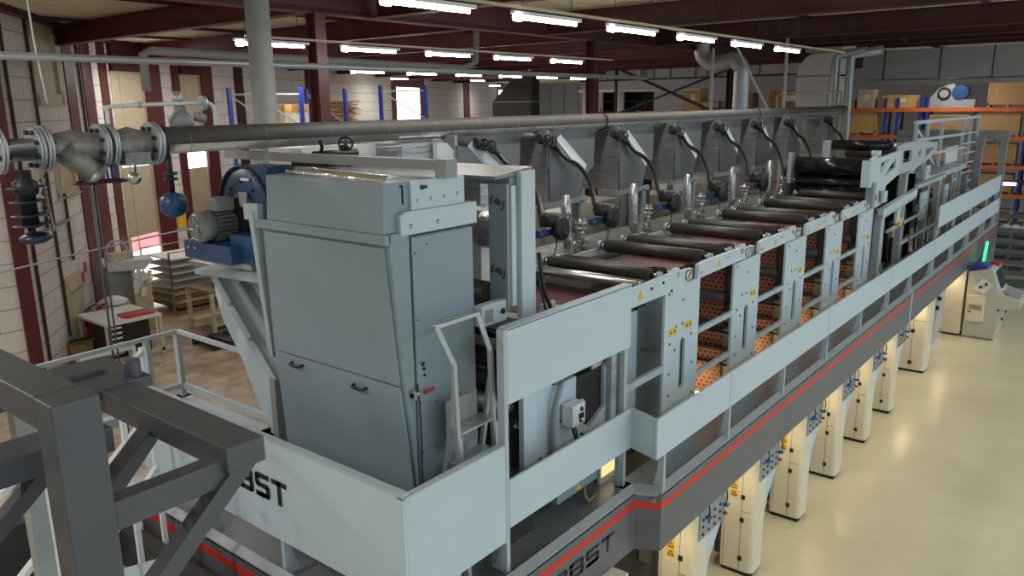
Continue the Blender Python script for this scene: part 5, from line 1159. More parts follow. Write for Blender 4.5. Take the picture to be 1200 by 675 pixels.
for (x, y) in ((6.1, 11.9), (3.5, 11.9), (6.1, 9.4)): m.box(x-0.05, x+0.05, y-0.05, y+0.05, 0, 2.75)
m.obj('leg', 'galv', t)
# ------------------------------------------------------------------ building shell
m = MB(); m.box(-12, 115, -22, 85, -0.1, 0); o = m.obj('floor', 'floor', kind=ST)
# corrugated ceiling, ribs along x
m = MB(); y = -4.0; z = 10.25; vs = []; prof = []
while y < 85:
    prof += [(y, z), (y+0.09, z), (y+0.12, z-0.09), (y+0.24, z-0.09), (y+0.27, z)]; y += 0.33
for x in (-12, 115): vs += [(x, a, b) for a, b in prof]
n = len(prof); m.add(vs, [(i, i+1, n+i+1, n+i) for i in range(n-1)]); m.obj('ceiling', 'ceil', kind=ST)

W1 = (Vector((7.84, 22.9)), math.radians(52.7)); P2 = Vector((14.9, 32.1)); H2 = math.radians(25)
def at_wall(P, h, d, nrm=0.0):
    u = Vector((math.cos(h), math.sin(h))); n = Vector((math.sin(h), -math.cos(h)))  # n points into the hall
    return P+u*d+n*nrm
def wall(name, P, h, d0, d1, z0=0, z1=10.3, th=0.3, mt='brick', holes=()):
    u = Vector((math.cos(h), math.sin(h))); n = Vector((-math.sin(h), math.cos(h)))
    me = bpy.data.meshes.new(name); bm = bmesh.new(); uvl = bm.loops.layers.uv.new('uv')
    segs = []
    xs = sorted(set([d0, d1]+[v for hh in holes for v in hh[:2]])); zs = sorted(set([z0, z1]+[v for hh in holes for v in hh[2:4]]))
    for i in range(len(xs)-1):
        for j in range(len(zs)-1):
            cx, cz = (xs[i]+xs[i+1])/2, (zs[j]+zs[j+1])/2
            if any(a < cx < b and c < cz < d for a, b, c, d in holes): continue
            for back in (0, 1):
                q = [(xs[i], zs[j]), (xs[i+1], zs[j]), (xs[i+1], zs[j+1]), (xs[i], zs[j+1])]
                if back: q = q[::-1]
                f = bm.faces.new([bm.verts.new((*(P+u*a+n*th*back), b)) for a, b in q])
                for l, (a, b) in zip(f.loops, q): l[uvl].uv = (a, b)
    bm.to_mesh(me); bm.free(); me.materials.append(M[mt]); o = bpy.data.objects.new(name, me); C.objects.link(o); o['kind'] = ST
    return o
def wall_box(m, P, h, d0, d1, n0, n1, z0, z1):   # box against a wall; n is distance into the hall
    a, b, c, d = at_wall(P, h, d0, n0), at_wall(P, h, d1, n0), at_wall(P, h, d1, n1), at_wall(P, h, d0, n1)
    m.hexa([(*a, z0), (*b, z0), (*c, z0), (*d, z0), (*a, z1), (*b, z1), (*c, z1), (*d, z1)])
def ray_d(px, P, h):     # distance along a wall for a bearing given in degrees
    t = math.tan(math.radians(px)); c, s = math.cos(h), math.sin(h)
    return (P.y-t*P.x)/(t*c-s)
P0 = Vector((7.84, 22.9))
wall('wall_left', Vector((-12, 22.9)), 0.0, 0, 19.84)
wall('wall_back_left', P0, W1[1], 0, 11.6, holes=((3.5, 5.8, 4.9, 6.4), (3.0, 5.6, 7.7, 10.1)))
wall('wall_back', P2, H2, 0, 81, holes=((0.1, 2.0, 0.3, 9.0), (4.3, 5.86, 1.8, 9.0), (29.0, 36.2, 3.0, 9.9), (59.8, 67.0, 3.0, 9.9)))
wall('wall_near_unseen', Vector((-12, -22)), math.radians(90), 0, 45)  # unseen hall wall added to block world light from behind the camera
P3 = at_wall(P2, H2, 81)
wall('wall_far_left', P3, math.radians(-50), 0, 22, mt='grid')
wall('wall_far', Vector((64, 41)), math.radians(-90), 0, 66, mt='grid')
m = MB()
for k in range(11): wall_box(m, P3, math.radians(-50), k*1.9, k*1.9+0.16, 0, 0.05, 0, 10)
wall_box(m, P3, math.radians(-50), 0, 22, 0, 0.05, 5.9, 6.1); m.obj('trim_60', 'gpaint', kind=ST)
nwin = [0]
def window(P, h, d0, d1, z0, z1, parts, fr='beam', fw=0.10):
    nwin[0] += 1
    f = MB(); wall_box(f, P, h, d0, d0+fw, -0.15, 0.02, z0, z1); wall_box(f, P, h, d1-fw, d1, -0.15, 0.02, z0, z1); wall_box(f, P, h, d0, d1, -0.15, 0.02, z0, z0+fw); wall_box(f, P, h, d0, d1, -0.15, 0.02, z1-fw, z1)
    wall_box(f, P, h, d0+(d1-d0)*.3, d0+(d1-d0)*.3+0.05, -0.12, -0.05, z0, z1)
    o = f.obj('window_%d' % nwin[0], fr, kind=ST)
    for (a, b, mt) in parts:
        g = MB(); wall_box(g, P, h, d0+0.05, d1-0.05, -0.10, -0.07, a, b)
        g.obj('window_or_added_glare_pane' if mt in ('sky', 'pink', 'lowday', 'daylit') else 'infill_panel', mt, o)
    g = MB(); wall_box(g, P, h, d0-0.05, d1+0.05, -0.05, 0.07, z0-0.06, z0); g.obj('window_sill', 'winpanel', o)
    return o
window(P0, W1[1], 3.5, 5.8, 4.9, 6.4, ((4.9, 6.4, 'winpanel'),), 'winpanel', 0.2)
window(P0, W1[1], 3.0, 5.6, 7.7, 10.1, ((7.7, 10.1, 'winpanel'),), 'winpanel', 0.3)
window(P2, H2, 0.1, 2.0, 0.3, 9.0, ((0.3, 1.75, 'lowday'), (1.8, 2.35, 'pink'), (2.35, 5.2, 'winpanel'), (5.2, 6.6, 'daylit'), (6.6, 9.0, 'winpanel')), 'winpanel', 0.06)
window(P2, H2, 4.3, 5.86, 1.8, 9.0, ((1.8, 2.35, 'pink'), (2.35, 4.85, 'winpanel'), (4.85, 6.2, 'sky'), (6.2, 9.0, 'winpanel')), 'winpanel', 0.06)
window(P2, H2, 29.0, 36.2, 3.0, 9.9, ((3.0, 9.4, 'sky'),), 'beam', 1.0)
window(P2, H2, 59.8, 67.0, 3.0, 9.9, ((3.0, 9.4, 'sky'),), 'beam', 0.8)
# floor-level pane is added, glowing for the daylight glare on the wall
ntrim = [0]
def trim(m, mt='beam'):
    ntrim[0] += 1; return m.obj('trim_%d' % ntrim[0], mt, kind=ST)
def column_on_wall(P, h, d0, d1, mt='beam', z0=0, z1=10.2, n1=0.3):
    m = MB(); wall_box(m, P, h, d0, d1, -0.02, n1, z0, z1); trim(m, mt)
column_on_wall(P0, 0.0, -0.27, 0.07, n1=0.12)
column_on_wall(P0, W1[1], 5.95, 7.0, n1=0.04); column_on_wall(P0, W1[1], 8.0, 9.3, n1=0.04); column_on_wall(P0, W1[1], 10.4, 11.6, n1=0.04)
for a, b, mt in ((2.0, 3.0, 'beam'), (3.84, 4.27, 'beam'), (5.86, 6.71, 'beam'), (8.64, 9.3, 'beamdark'), (15.9, 16.7, 'beamdark'), (47.2, 49.0, 'beam')): column_on_wall(P2, H2, a, b, mt, n1=0.1)
m = MB(); wall_box(m, P2, H2, 0.1, 2.0, 0, 0.2, 9.0, 10.2); trim(m, 'beamdark')
m = MB(); wall_box(m, P2, H2, 4.3, 5.9, 0, 0.2, 9.0, 10.2); trim(m, 'beamdark')
m = MB(); wall_box(m, P0, W1[1], 0, 11.6, 0, 0.3, 10.0, 10.3); trim(m, 'beamdark')
# conduits on the left wall
for (h, P, d, z0, z1) in ((0.0, P0, -2.6, 3.5, 10), (W1[1], P0, 0.6, 0.5, 10), (W1[1], P0, 2.6, 0.8, 10), (W1[1], P0, 4.0, 2.9, 5.0), (W1[1], P0, 7.5, 1.5, 9.8), (W1[1], P0, 2.0, 4.2, 5.0)):
    m = MB(); wall_box(m, P, h, d, d+0.07, 0.02, 0.09, z0, z1); trim(m, 'darkin')
m = MB(); wall_box(m, P0, W1[1], 1.9, 4.1, 0.02, 0.12, 4.15, 4.22); trim(m, 'gpaint')
# door in the left wall
m = MB(); wall_box(m, P0, W1[1], 2.9, 4.6, -0.05, 0.06, 0, 2.5); o = m.obj('door_1', 'winpanel', kind=ST)
g = MB(); wall_box(g, P0, W1[1], 3.05, 3.75, 0.06, 0.09, 0.1, 2.35); g.obj('door_leaf', 'winpanel', o)
g = MB(); wall_box(g, P0, W1[1], 3.1, 4.3, 0.09, 0.15, 2.0, 2.04); g.obj('closer_arm', 'steel', o)
# freestanding columns, girders and roof beams
for x in (11.4, 22.5, 33.6, 44.7):
    m = MB(); m.box(x-0.14, x+0.14, 14.42, 14.44, 0, 9.5); m.box(x-0.14, x+0.14, 14.72, 14.74, 0, 9.5); m.box(x-0.015, x+0.015, 14.44, 14.72, 0, 9.5); trim(m, 'beamdark')
m = MB(); m.box(-12, 62, 14.45, 14.75, 9.48, 9.51); m.box(-12, 62, 14.45, 14.75, 10.1, 10.14); m.box(-12, 62, 14.58, 14.61, 9.5, 10.1); trim(m, 'beamdark')
m = MB(); m.box(-12, 80, 33.0, 33.3, 9.5, 10.1); trim(m, 'beamdark')
def roof_beam(x, y0, y1, z=9.5, dz=0.6, mt='beamdark'):
    m = MB(); m.box(x-0.15, x+0.15, y0, y1, z, z+0.03); m.box(x-0.15, x+0.15, y0, y1, z+dz-0.03, z+dz); m.box(x-0.012, x+0.012, y0, y1, z, z+dz); trim(m, mt)
for x in (6.4, 13.1, 19.8, 26.5): roof_beam(x, -18, 14.45)
roof_beam(33.2, -18, 14.45, 9.72, 0.5)
for x in (36.5, 39.9, 43, 50, 56): roof_beam(x, -18, 14.45, 9.97, 0.27)
for x in (5.9, 11.3, 16.75, 22.2, 27.7, 33.2, 38.7, 44.2, 49.7, 55.2): roof_beam(x, 14.75, 60, mt='beam')
for y in (4.0, 9.0, 19.5, 25, 29):
    m = MB(); m.box(-12, 60, y-0.04, y+0.04, 10.02, 10.12); trim(m, 'beamdark')
# cross bracing rods near the back wall
for (a, b) in (((47, 50, 6.9), (49.5, 52, 9.9)),):
    m = MB(); m.bar(a, b, 0.18); trim(m, 'beamdark')

# ------------------------------------------------------------------ fluorescent luminaires
def luminaire(x, y, z, label):
    t = thing('fluorescent_luminaire', label, 'lamp', (x, y, z), 'fluorescent luminaires under the roof')
    m = MB(); m.prism([(y-0.025, z+0.07), (y+0.025, z+0.07), (y+0.025, z+0.02), (y-0.025, z+0.02)], 'x', x-0.85, x+0.85); m.obj('reflector', 'white', t)
    m = MB(); m.cyl((x-0.72, y, z-0.02), (x+0.72, y, z-0.02), 0.026, 10); m.cyl((x-0.78, y, z-0.02), (x-0.66, y, z-0.02), 0.05, 10); m.obj('tube', 'tube', t)
    m = MB(); m.cyl((x-0.6, y, z+0.07), (x-0.6, y, 10.2), 0.006, 5); m.cyl((x+0.6, y, z+0.07), (x+0.6, y, 10.2), 0.006, 5); m.obj('hanger', 'black', t)
    return t
def copy_light(l, x, y, z, label):
    return dup(l, (x-l.location.x, y-l.location.y, z-l.location.z), label)
rows = ((7.1, [7.3+2.46*i for i in range(6)], 'row hanging over the press'), (13.5, [9.5+2.5*i for i in range(5)], 'second row'), (22.0, [19.4+2.7*i for i in range(6)], 'far row beyond the columns'))
L0 = None; nth = ['first', 'second', 'third', 'fourth', 'fifth', 'sixth', 'seventh', 'eighth']
for (y, xs, nm) in rows:
    for i, x in enumerate(xs):
        lab = 'hanging fluorescent tube, %s from the left in the %s' % (nth[i], nm)
        if L0 is None: L0 = luminaire(x, y, 8.7, lab)
        else: copy_light(L0, x, y, 8.7, lab)
# rows go on over the hall; far ones added to light walls and racks
for (y, xs) in ((7.1, (-4.5, -1)), (13.5, (-3, 2)), (30.0, (16, 22, 28, 34, 40)), (40.0, (30, 38, 46)), (50.0, (50, 60)), (60.0, (75,)), (17.5, (1,)), (26.5, (-2, 5)), (2.0, (50,)), (9.0, (50,)), (-5.0, (48,)), (-3.0, (-3, 2, 7, 12, 17, 22, 27, 32)), (-10.0, (2, 10, 18, 26, 34))):
    for x in xs: copy_light(L0, x, y, 9.3, 'fluorescent luminaire added to the rows to light the rest of the hall')
# carrier rails of the rows
for (y, x0, x1) in ((7.1, 5.5, 24), (13.5, 8.9, 22), (22, 15, 36)):
    m = MB(); m.box(x0, x1, y-0.03, y+0.03, 8.80, 8.84); trim(m, 'winpanel')
def area(x, y, z, sx, sy, e, col=(1, 0.97, 0.92)):
    l = bpy.data.lights.new('lamp_glow', 'AREA'); l.shape = 'RECTANGLE'; l.size = sx; l.size_y = sy; l.energy = e; l.color = col
    o = bpy.data.objects.new('lamp_glow', l); C.objects.link(o); o.location = (x, y, z); return o
for (y, xs, nm) in rows:
    for x in xs: area(x, y, 8.653, 1.4, 0.03, 30)
for (y, xs) in ((7.1, (-4.5, -1)), (13.5, (-3, 2)), (30.0, (16, 22, 28, 34, 40)), (40.0, (30, 38, 46)), (50.0, (50, 60)), (60.0, (75,)), (17.5, (1,)), (26.5, (-2, 5)), (2.0, (50,)), (9.0, (50,)), (-5.0, (48,)), (-3.0, (-3, 2, 7, 12, 17, 22, 27, 32)), (-10.0, (2, 10, 18, 26, 34))):
    for x in xs: area(x, y, 9.252, 1.4, 0.03, 60 if y < 3 else 150)
for x in [7.6+PIT*i for i in range(7)]+[22.6, 25.0, 27.2]:
    area(x+0.55, 4.36, 2.04, 1.1, 0.04, 9, (1, 0.80, 0.50))
for k in range(5):
    l = bpy.data.lights.new('inspection_glow', 'POINT'); l.energy = 6; l.color = (1, 0.62, 0.26); l.shadow_soft_size = 0.06
    o = bpy.data.objects.new('inspection_glow', l); C.objects.link(o); o.location = (10.85+PIT*k, 5.3, 3.12)

# ceiling pipes and posts
t = thing('ceiling_pipe', 'thin grey pipe running level under the roof along the left half', 'pipe', (12, 12, 8.2))
m = MB(); m.cyl((0, 12, 8.22), (21.5, 12, 8.22), 0.055, 12); m.obj('pipe_run', 'galv', t)
t = thing('ceiling_pipe', 'white lagged pipe above the thin grey pipe, bending up to the roof', 'pipe', (12, 17, 8.8))
m = MB(); m.tube([(9.2, 18, 7.9), (9.2, 18, 8.72), (9.4, 18, 8.8), (20.0, 18, 8.7), (20.6, 18, 8.9), (20.7, 18, 10.2)], 0.10, 12, 1); m.obj('pipe_run', 'gpaint', t)
t = thing('round_post', 'thick round grey post rising behind the long pipe', 'post', (6.55, 9.6, 0))
m = MB(); m.cyl((6.55, 9.6, 0), (6.55, 9.6, 10.2), 0.16, 24); m.obj('shaft', 'gpaint', t)

# ------------------------------------------------------------------ ducts
t = thing('silver_duct', 'shiny round spiral duct with two elbows standing behind the hoods', 'duct', (30, 12.9, 0))
m = MB(); m.tube([(30, 14.3, 10.2), (30, 14.3, 9.5), (30, 14.15, 9.15), (30, 13.7, 8.95), (30, 13.3, 9.0), (30, 12.95, 9.05), (30, 12.65, 8.8), (30, 12.6, 8.3), (30, 12.6, 5.0), (30, 12.6, 0.0)], 0.30, 20, 5); m.obj('duct', 'galv', t)
t = thing('big_curved_duct', 'large galvanised duct with a rounded elbow under a wooden box at the right', 'duct', (40, 12.8, 7))
m = MB(); pts = []
poly = [(11.9, 7.0), (13.95, 7.0), (14.0, 8.6), (13.9, 9.1), (13.65, 9.5), (13.3, 9.75), (11.9, 9.75)]
m.prism(poly, 'x', 40, 42); m.obj('elbow', 'foillite', t, bevel=0.02)
m = MB(); m.box(39.97, 42, 11.9, 14.0, 8.62, 8.70); m.box(39.97, 42, 11.9, 14.05, 7.0, 7.1); m.box(39.98, 40, 12.4, 12.42, 7.0, 8.6); m.obj('seam', 'gpaint', t)
m = MB(); m.box(39.9, 42, 11.85, 13.6, 9.78, 10.25); m.obj('roof_box', 'pine', t, label='pale wooden box around the roof opening')
m = MB(); m.box(40.2, 41.8, 12.0, 13.8, 0, 7.0); m.obj('lower_shaft', 'galv', t)
for (y, lab) in ((11.55, 'left of the twin grey riser pipes beside the big curved duct'), (10.9, 'right of the twin grey riser pipes beside the big curved duct')):
    t = thing('riser_pipe', lab, 'pipe', (38, y, 0), 'twin riser pipes')
    m = MB(); m.tube([(38, y, 0), (38, y, 9.3), (38, y-.1, 9.5), (38.0, y-1.3, 9.62)], 0.19, 14, 1); m.obj('pipe_run', 'galv', t)
t = thing('rectangular_duct', 'long rectangular galvanised duct under the roof along the far right', 'duct', (45, 3, 8.5))
m = MB(); m.box(45, 47, -12, 12.3, 8.52, 9.98); m.obj('duct_body', 'galv', t)
m = MB()
for y in (-9, -6.2, -3.4, -0.6, 2.2, 4.4, 6.3, 8.6, 11.2): m.box(44.97, 45, y, y+0.05, 8.5, 10.0)
m.obj('joint', 'darkin', t)
m = MB(); m.box(45, 47, -12, 12.3, 8.25, 8.40); m.obj('lower_rail', 'galv', t)
t = thing('panelled_duct', 'ribbed silver duct hanging over the shelf in the centre background', 'duct', (48, 25, 9.1))
m = MB(); m.box(48, 50, 16.5, 30, 9.05, 10.3); m.obj('duct_body', 'galv', t)
m = MB()
for y in (17.5, 19, 20.8, 22.4, 23.2, 25.0, 26.2, 27.6, 29): m.box(47.97, 48, y, y+0.07, 9.0, 10.3)
m.box(47.9, 48, 16.5, 32, 8.98, 9.08); m.obj('joint', 'darkin', t)
m = MB(); m.tube([(47.5, 22.0, 10.0), (47.5, 26.5, 10.0), (47.5, 27.1, 9.8), (47.5, 27.2, 9.2)], 0.25, 12, 4); m.obj('pipe_bend', 'galv', t)
t = thing('chimney_duct', 'tall black tapered duct standing before the back wall', 'duct', (45, 35.2, 0))
m = MB(); m.box(45, 45.8, 34.1, 36.2, 9.0, 10.3)
m.hexa([(44.8, 34.1, 7.7), (45.8, 34.1, 7.7), (45.8, 37.6, 7.7), (44.8, 37.6, 7.7), (45, 34.1, 9.0), (45.8, 34.1, 9.0), (45.8, 36.2, 9.0), (45, 36.2, 9.0)])
m.box(44.8, 45.8, 34.1, 37.6, 0, 7.7); m.obj('duct_body', 'darkin', t)
m = MB(); m.box(44.77, 45.8, 34.08, 37.6, 7.66, 7.72); m.obj('joint', 'gpaint', t)
t = thing('white_pipework', 'white pipe frame in front of dark shelving in the centre background', 'pipe', (47, 28, 0))
m = MB(); m.cyl((47, 31.5, 8.35), (47, 22.5, 8.3), 0.12, 10); m.cyl((47, 28.2, 0), (47, 28.2, 8.3), 0.28, 12); m.cyl((47, 31.0, 0), (47, 31.0, 8.8), 0.2, 10); m.obj('pipe_run', 'white', t)
t = thing('steel_brace', 'crossed dark rods hanging in the centre background', 'brace', (40, 22, 8))
m = MB(); m.bar((40, 25.8, 10.1), (40, 18.3, 7.0), 0.14); m.bar((40, 24.5, 6.8), (40, 17.6, 9.1), 0.10); m.bar((40, 24.3, 10.2), (40, 24.3, 6.0), 0.12); m.obj('rod', 'black', t)

# ------------------------------------------------------------------ racks with crates on the right
def rack(name_label, X, y0, y1, levels, ups, depth=1.3, bt='orange', ut='rackblue'):
    t = thing('pallet_rack', name_label, 'rack', (X, (y0+y1)/2, 0))
    for y in ups:
        m = MB()
        for x in (X, X+depth): m.box(x, x+0.12, y-0.06, y+0.06, 0, levels[-1]+0.6)
        for i in range(int(levels[-1]//1.0)): m.bar((X+.05, y, i*1.0+0.2), (X+depth, y, i*1.0+1.1), 0.05)
        m.obj('upright', ut, t)
    for z in levels:
        m = MB(); m.box(X-0.02, X+0.06, y0, y1, z-0.22, z); m.box(X+depth-.06, X+depth+0.02, y0, y1, z-0.22, z); m.obj('beam', bt, t)
        m = MB(); m.box(X+0.06, X+depth-.06, y0, y1, z-0.06, z-0.02); m.obj('shelf', 'brown', t)
    return t
crate_cache = {}
def crate(x, y, z, w, d, h, mt, label, grp, style=0):
    key = (w, d, h, mt, style)
    if key in crate_cache:
        s = crate_cache[key]; return dup(s, (x-s.location.x, y-s.location.y, z-s.location.z), label)
    nm = ('cardboard_box', 'box') if style == 1 else ('wooden_crate', 'crate')
    t = thing(nm[0], label, nm[1], (x, y, z), grp)
    if style == 1:
        m = MB(); m.box(x, x+d, y-w/2, y+w/2, z, z+h); m.obj('carton', mt, t, bevel=0.01)
        m = MB(); m.box(x-0.005, x, y-w*.2, y+w*.05, z+h*.45, z+h*.75); m.obj('paper_label', 'paper', t)
    else:
        m = MB(); m.box(x, x+d, y-w/2, y+w/2, z+0.14, z+h); m.obj('body', mt, t)
        m = MB()
        for a in (-w/2, w/2-0.1): m.box(x-0.03, x, y+a, y+a+0.1, z+0.14, z+h)
        m.box(x-0.03, x, y-w/2, y+w/2, z+h-0.1, z+h); m.box(x-0.03, x, y-w/2, y+w/2, z+0.14, z+0.24); m.obj('batten', 'woodlit' if mt == 'woodlit' else 'wood', t)
        m = MB()
        for a in (-w/2, -0.07, w/2-0.14): m.box(x, x+d, y+a, y+a+0.14, z, z+0.14)
        m.obj('skid', mt, t)
    crate_cache[key] = t; return t
RX = 52
rack('tall blue and orange pallet rack full of wooden crates at the far right', RX, -6, 15.6, (2.2, 3.8, 5.4, 7.0), (15.5, 12.7, 12.0, 10.8, 10.4, 5.4, -0.2, -5.8))
G = 'crates and boxes on the right hand racks'
lv = {1: 0.0, 2: 2.2, 3: 3.8, 4: 5.4, 5: 7.0}
names = {1: 'floor level', 2: 'first beam level', 3: 'second beam level', 4: 'third beam level', 5: 'top level'}
cols = [(14.2, 2.1), (11.6, 0.5), (9.2, 2.1), (6.75, 2.1), (4.0, 2.3), (1.4, 2.3), (-1.6, 2.3), (-4.2, 2.2)]
cn = ['left end bay', 'narrow gap between uprights', 'second bay, left place', 'second bay, right place', 'third bay, left place', 'third bay, right place', 'fourth bay, left place', 'fourth bay, right place']
rr = random.Random(3)
for L in (1, 2, 3, 4):
    for i, (y, w) in enumerate(cols):
        if w < 1: continue
        h = [1.2, 1.3, 1.1][(i+L) % 3]
        mt = 'woodlit' if (L == 4 and i == 0) else ('wood' if (i+L) % 3 else 'card')
        crate(RX+0.12, y, lv[L], w, 1.0, h, mt, 'wooden crate on the %s of the right rack, %s' % (names[L], cn[i]), G)
for i, (y, w, h, mt, lab) in enumerate(((15.0, 0.9, 0.5, 'card', 'small brown box at the left end of the top level'), (13.9, 0.95, 1.1, 'pine', 'tall grey-beige carton on the top level near the riser pipes'), (12.0, 1.9, 0.75, 'woodlit', 'pale long carton on the top level'), (4.2, 1.2, 0.75, 'card', 'small carton right of the caged crate on the top level'), (2.6, 1.4, 0.5, 'card', 'low carton on the top level toward the right edge'))):
    crate(RX+0.12, y, 7.0, w, 0.9, h, mt, lab, G, 1)
crate(RX+0.12, 6.4, 7.0, 2.0, 1.0, 1.45, 'wood', 'tall crate with white corner posts on the top level', G)
t = thing('grey_machine_part', 'grey machine part with blue drum on the top level of the rack', 'machine part', (RX, 9.1, 7))
m = MB(); m.box(RX+.1, RX+1, 8.0, 10.4, 7.0, 7.45); m.prism([(10.4, 7.45), (9.9, 8.1), (9.2, 8.4), (8.6, 7.45)], 'x', RX+.1, RX+.9); m.obj('housing', 'gpaint', t)
m = MB(); m.cyl((RX+.05, 8.8, 7.85), (RX+.9, 8.8, 7.85), 0.42, 18); m.obj('drum', 'blue', t)
m = MB(); m.torus((RX+.05, 9.6, 7.8), (1, 0, 0), 0.3, 0.06, 18, 6); m.obj('ring', 'black', t)
t = thing('purple_tube_light', 'bright purplish tube light between the crates at the right edge', 'lamp', (45, 4.6, 3.4))
m = MB(); m.cyl((45, 5.49, 3.42), (45, 4.75, 3.42), 0.07, 10); m.obj('tube', 'purple', t)
m = MB(); m.box(45.1, 45.3, 3.0, 5.7, 3.38, 3.6); m.box(45.1, 45.3, 3.0, 3.1, 0, 3.4); m.box(45.1, 45.3, 5.6, 5.7, 0, 3.4); m.obj('mount_frame', 'dblue', t)
for i, (y, w, h) in enumerate(((12.9, 0.6, 0.4), (8.3, 0.7, 0.35), (5.6, 0.5, 0.3), (0.6, 1.2, 0.7), (-1.4, 1.4, 0.9))):
    crate(RX+0.12, y, 7.0 if i > 2 else 5.4+1.25, w, 0.8, h if i > 2 else 0.12, 'card', 'brown carton %s on the right rack' % ['lying flat above the pale crate', 'lying flat above the second bay crate', 'lying flat near the caged crate', 'of medium size at the end of the top level', 'tallest at the end of the top level'][i], G, 1)
# centre background rack
t = rack('orange beamed shelf with cartons in the centre background', 49, 15.5, 28, (2.5, 4.7, 6.95), (28, 22, 15.6))
crate(49.1, 24.0, 6.95, 1.3, 1.1, 1.45, 'woodlit', 'large yellowish carton on the centre background shelf', G, 1)
crate(49.1, 22.6, 6.95, 1.6, 1.1, 0.6, 'pine', 'pale pallet box right of the yellowish carton', G)
crate(49.1, 20.3, 6.95, 0.9, 1.0, 1.1, 'card', 'brown carton behind the silver duct', G, 1)
crate(49.1, 17.6, 6.95, 2.4, 1.0, 1.2, 'card', 'wide brown carton behind the curved duct', G, 1)
crate(49.1, 19.0, 4.7, 2.4, 1.0, 1.2, 'wood', 'crate on the middle beam of the centre background shelf', G)
crate(49.1, 25.0, 4.7, 1.9, 1.0, 1.1, 'wood', 'crate on the middle beam below the yellowish carton', G)
t = thing('dark_shelving', 'dark shelving full of small parts in the centre background', 'shelf', (50, 30, 0))
m = MB()
for z in (5.5, 6.2, 6.9, 7.6): m.box(50, 51, 27.9, 31.5, z, z+0.06)
for y in (27.9, 29.7, 31.4): m.box(50, 51, y, y+0.08, 0, 8.4)
m.box(51, 51.1, 27.9, 31.5, 0, 8.4); m.obj('shelf_frame', 'black', t)
# thin white mast and rail seen above the pipe
t = thing('white_mast', 'thin white mast with slanting stay behind the silver duct', 'pole', (28, 12.5, 0))
m = MB(); m.cyl((28, 12.9, 0), (28, 12.9, 9.4), 0.06, 8); m.bar((28, 12.4, 10.1), (28, 10.6, 7.0), 0.06); m.cyl((33, 12.0, 0), (33, 12.0, 10.0), 0.07, 8); m.obj('mast', 'white', t)
t = thing('yellow_handrail', 'thin cream handrail in front of the big curved duct', 'railing', (36, 12.5, 0))
m = MB(); m.tube([(36, 13.4, 6.5), (36, 13.4, 7.7), (36, 13.2, 7.85), (36, 10.6, 7.85)], 0.05, 8, 1); m.cyl((36, 10.6, 0), (36, 10.6, 7.85), 0.05, 8); m.cyl((36, 13.4, 0), (36, 13.4, 6.5), 0.05, 8); m.obj('rail', 'pine', t)

# conveyors at the far right
for k, (x, z, n, lab) in enumerate(((37.6, 0.0, 5, 'dark grey stacked roller conveyor nearest the console'), (42.2, 0.0, 5, 'dark grey stacked roller conveyor behind the nearer one'))):
    t = thing('roller_conveyor', lab, 'conveyor', (x, 3, 0), 'conveyors at the far right')
    for q in range(n):
        zz = 0.35+q*0.44
        m = MB()
        for xx in (x, x+1.1): m.box(xx, xx+0.1, -4, 5.6, zz, zz+0.18)
        m.obj('side_rail', 'conv', t)
        m = MB()
        for i in range(16): m.cyl((x+.1, -3.8+i*0.6, zz+0.12), (x+1.1, -3.8+i*0.6, zz+0.12), 0.06, 8)
        m.obj('roller', 'gpaint', t, kind='stuff')
    m = MB()
    for y in (-3.6, -0.6, 2.4, 5.2):
        for xx in (x, x+1.1): m.box(xx, xx+0.09, y, y+0.12, 0, 0.35+n*0.44)
    m.obj('leg', 'conv', t)
t = thing('white_bundle', 'white crumpled bundle lying on the conveyors at the right edge', 'bundle', (38, 3.5, 2.2))
m = MB()
for i in range(5): m.lathe((37.7+rr.random()*.9, 2.8+i*0.35, 2.12), (0, 0, 1), [(0, 0.30), (0.1, 0.26), (0.2, 0.14), (0.25, 0.03)], 9)
m.obj('bundle', 'white', t)
t = thing('green_floor_rail', 'dark green guard on the floor beside the console', 'barrier', (35, 3, 0))
m = MB(); m.bar((34.5, 4.2, 0.5), (36.6, 1.0, 0.5), 0.15, 0.3); m.bar((34.5, 4.2, 0), (34.5, 4.2, 0.6), 0.15); m.bar((36.6, 1, 0), (36.6, 1, 0.6), 0.15); m.obj('rail', 'greensh', t)

# ------------------------------------------------------------------ back left: blue racks and goods before the wall
def small_rack(bear, dist, w, label, ztop=8.4):
    a = math.radians(bear); c = Vector((math.cos(a), math.sin(a)))*dist; s = Vector((-math.sin(a), math.cos(a)))
    t = thing('blue_rack', label, 'rack', (c.x, c.y, 0), 'blue empty racks before the back wall')
    m = MB()
    p, q = c+s*w/2, c-s*w/2
    for e in (p, q): m.bar((*e, 0), (*e, ztop), 0.16)
    m.obj('upright', 'rackblue', t)
    m = MB()
    for k in range(4): z = ztop-0.3-k*1.6; m.bar((*p, z), (*q, z), 0.07); m.bar((*p, z), (*q, z-1.5), 0.07)
    m.obj('bracing', 'gpaint', t)
    return c, s
small_rack(56.5, 38, 1.9, 'blue rack bay standing left of the round grey post')
small_rack(54.8, 38, 2.0, 'blue rack bay just behind the round grey post')
small_rack(51.6, 42, 1.9, 'blue rack bay right of the red column')
c, s = small_rack(46.3, 44, 2.4, 'blue rack bay in front of the bright window', 8.6)
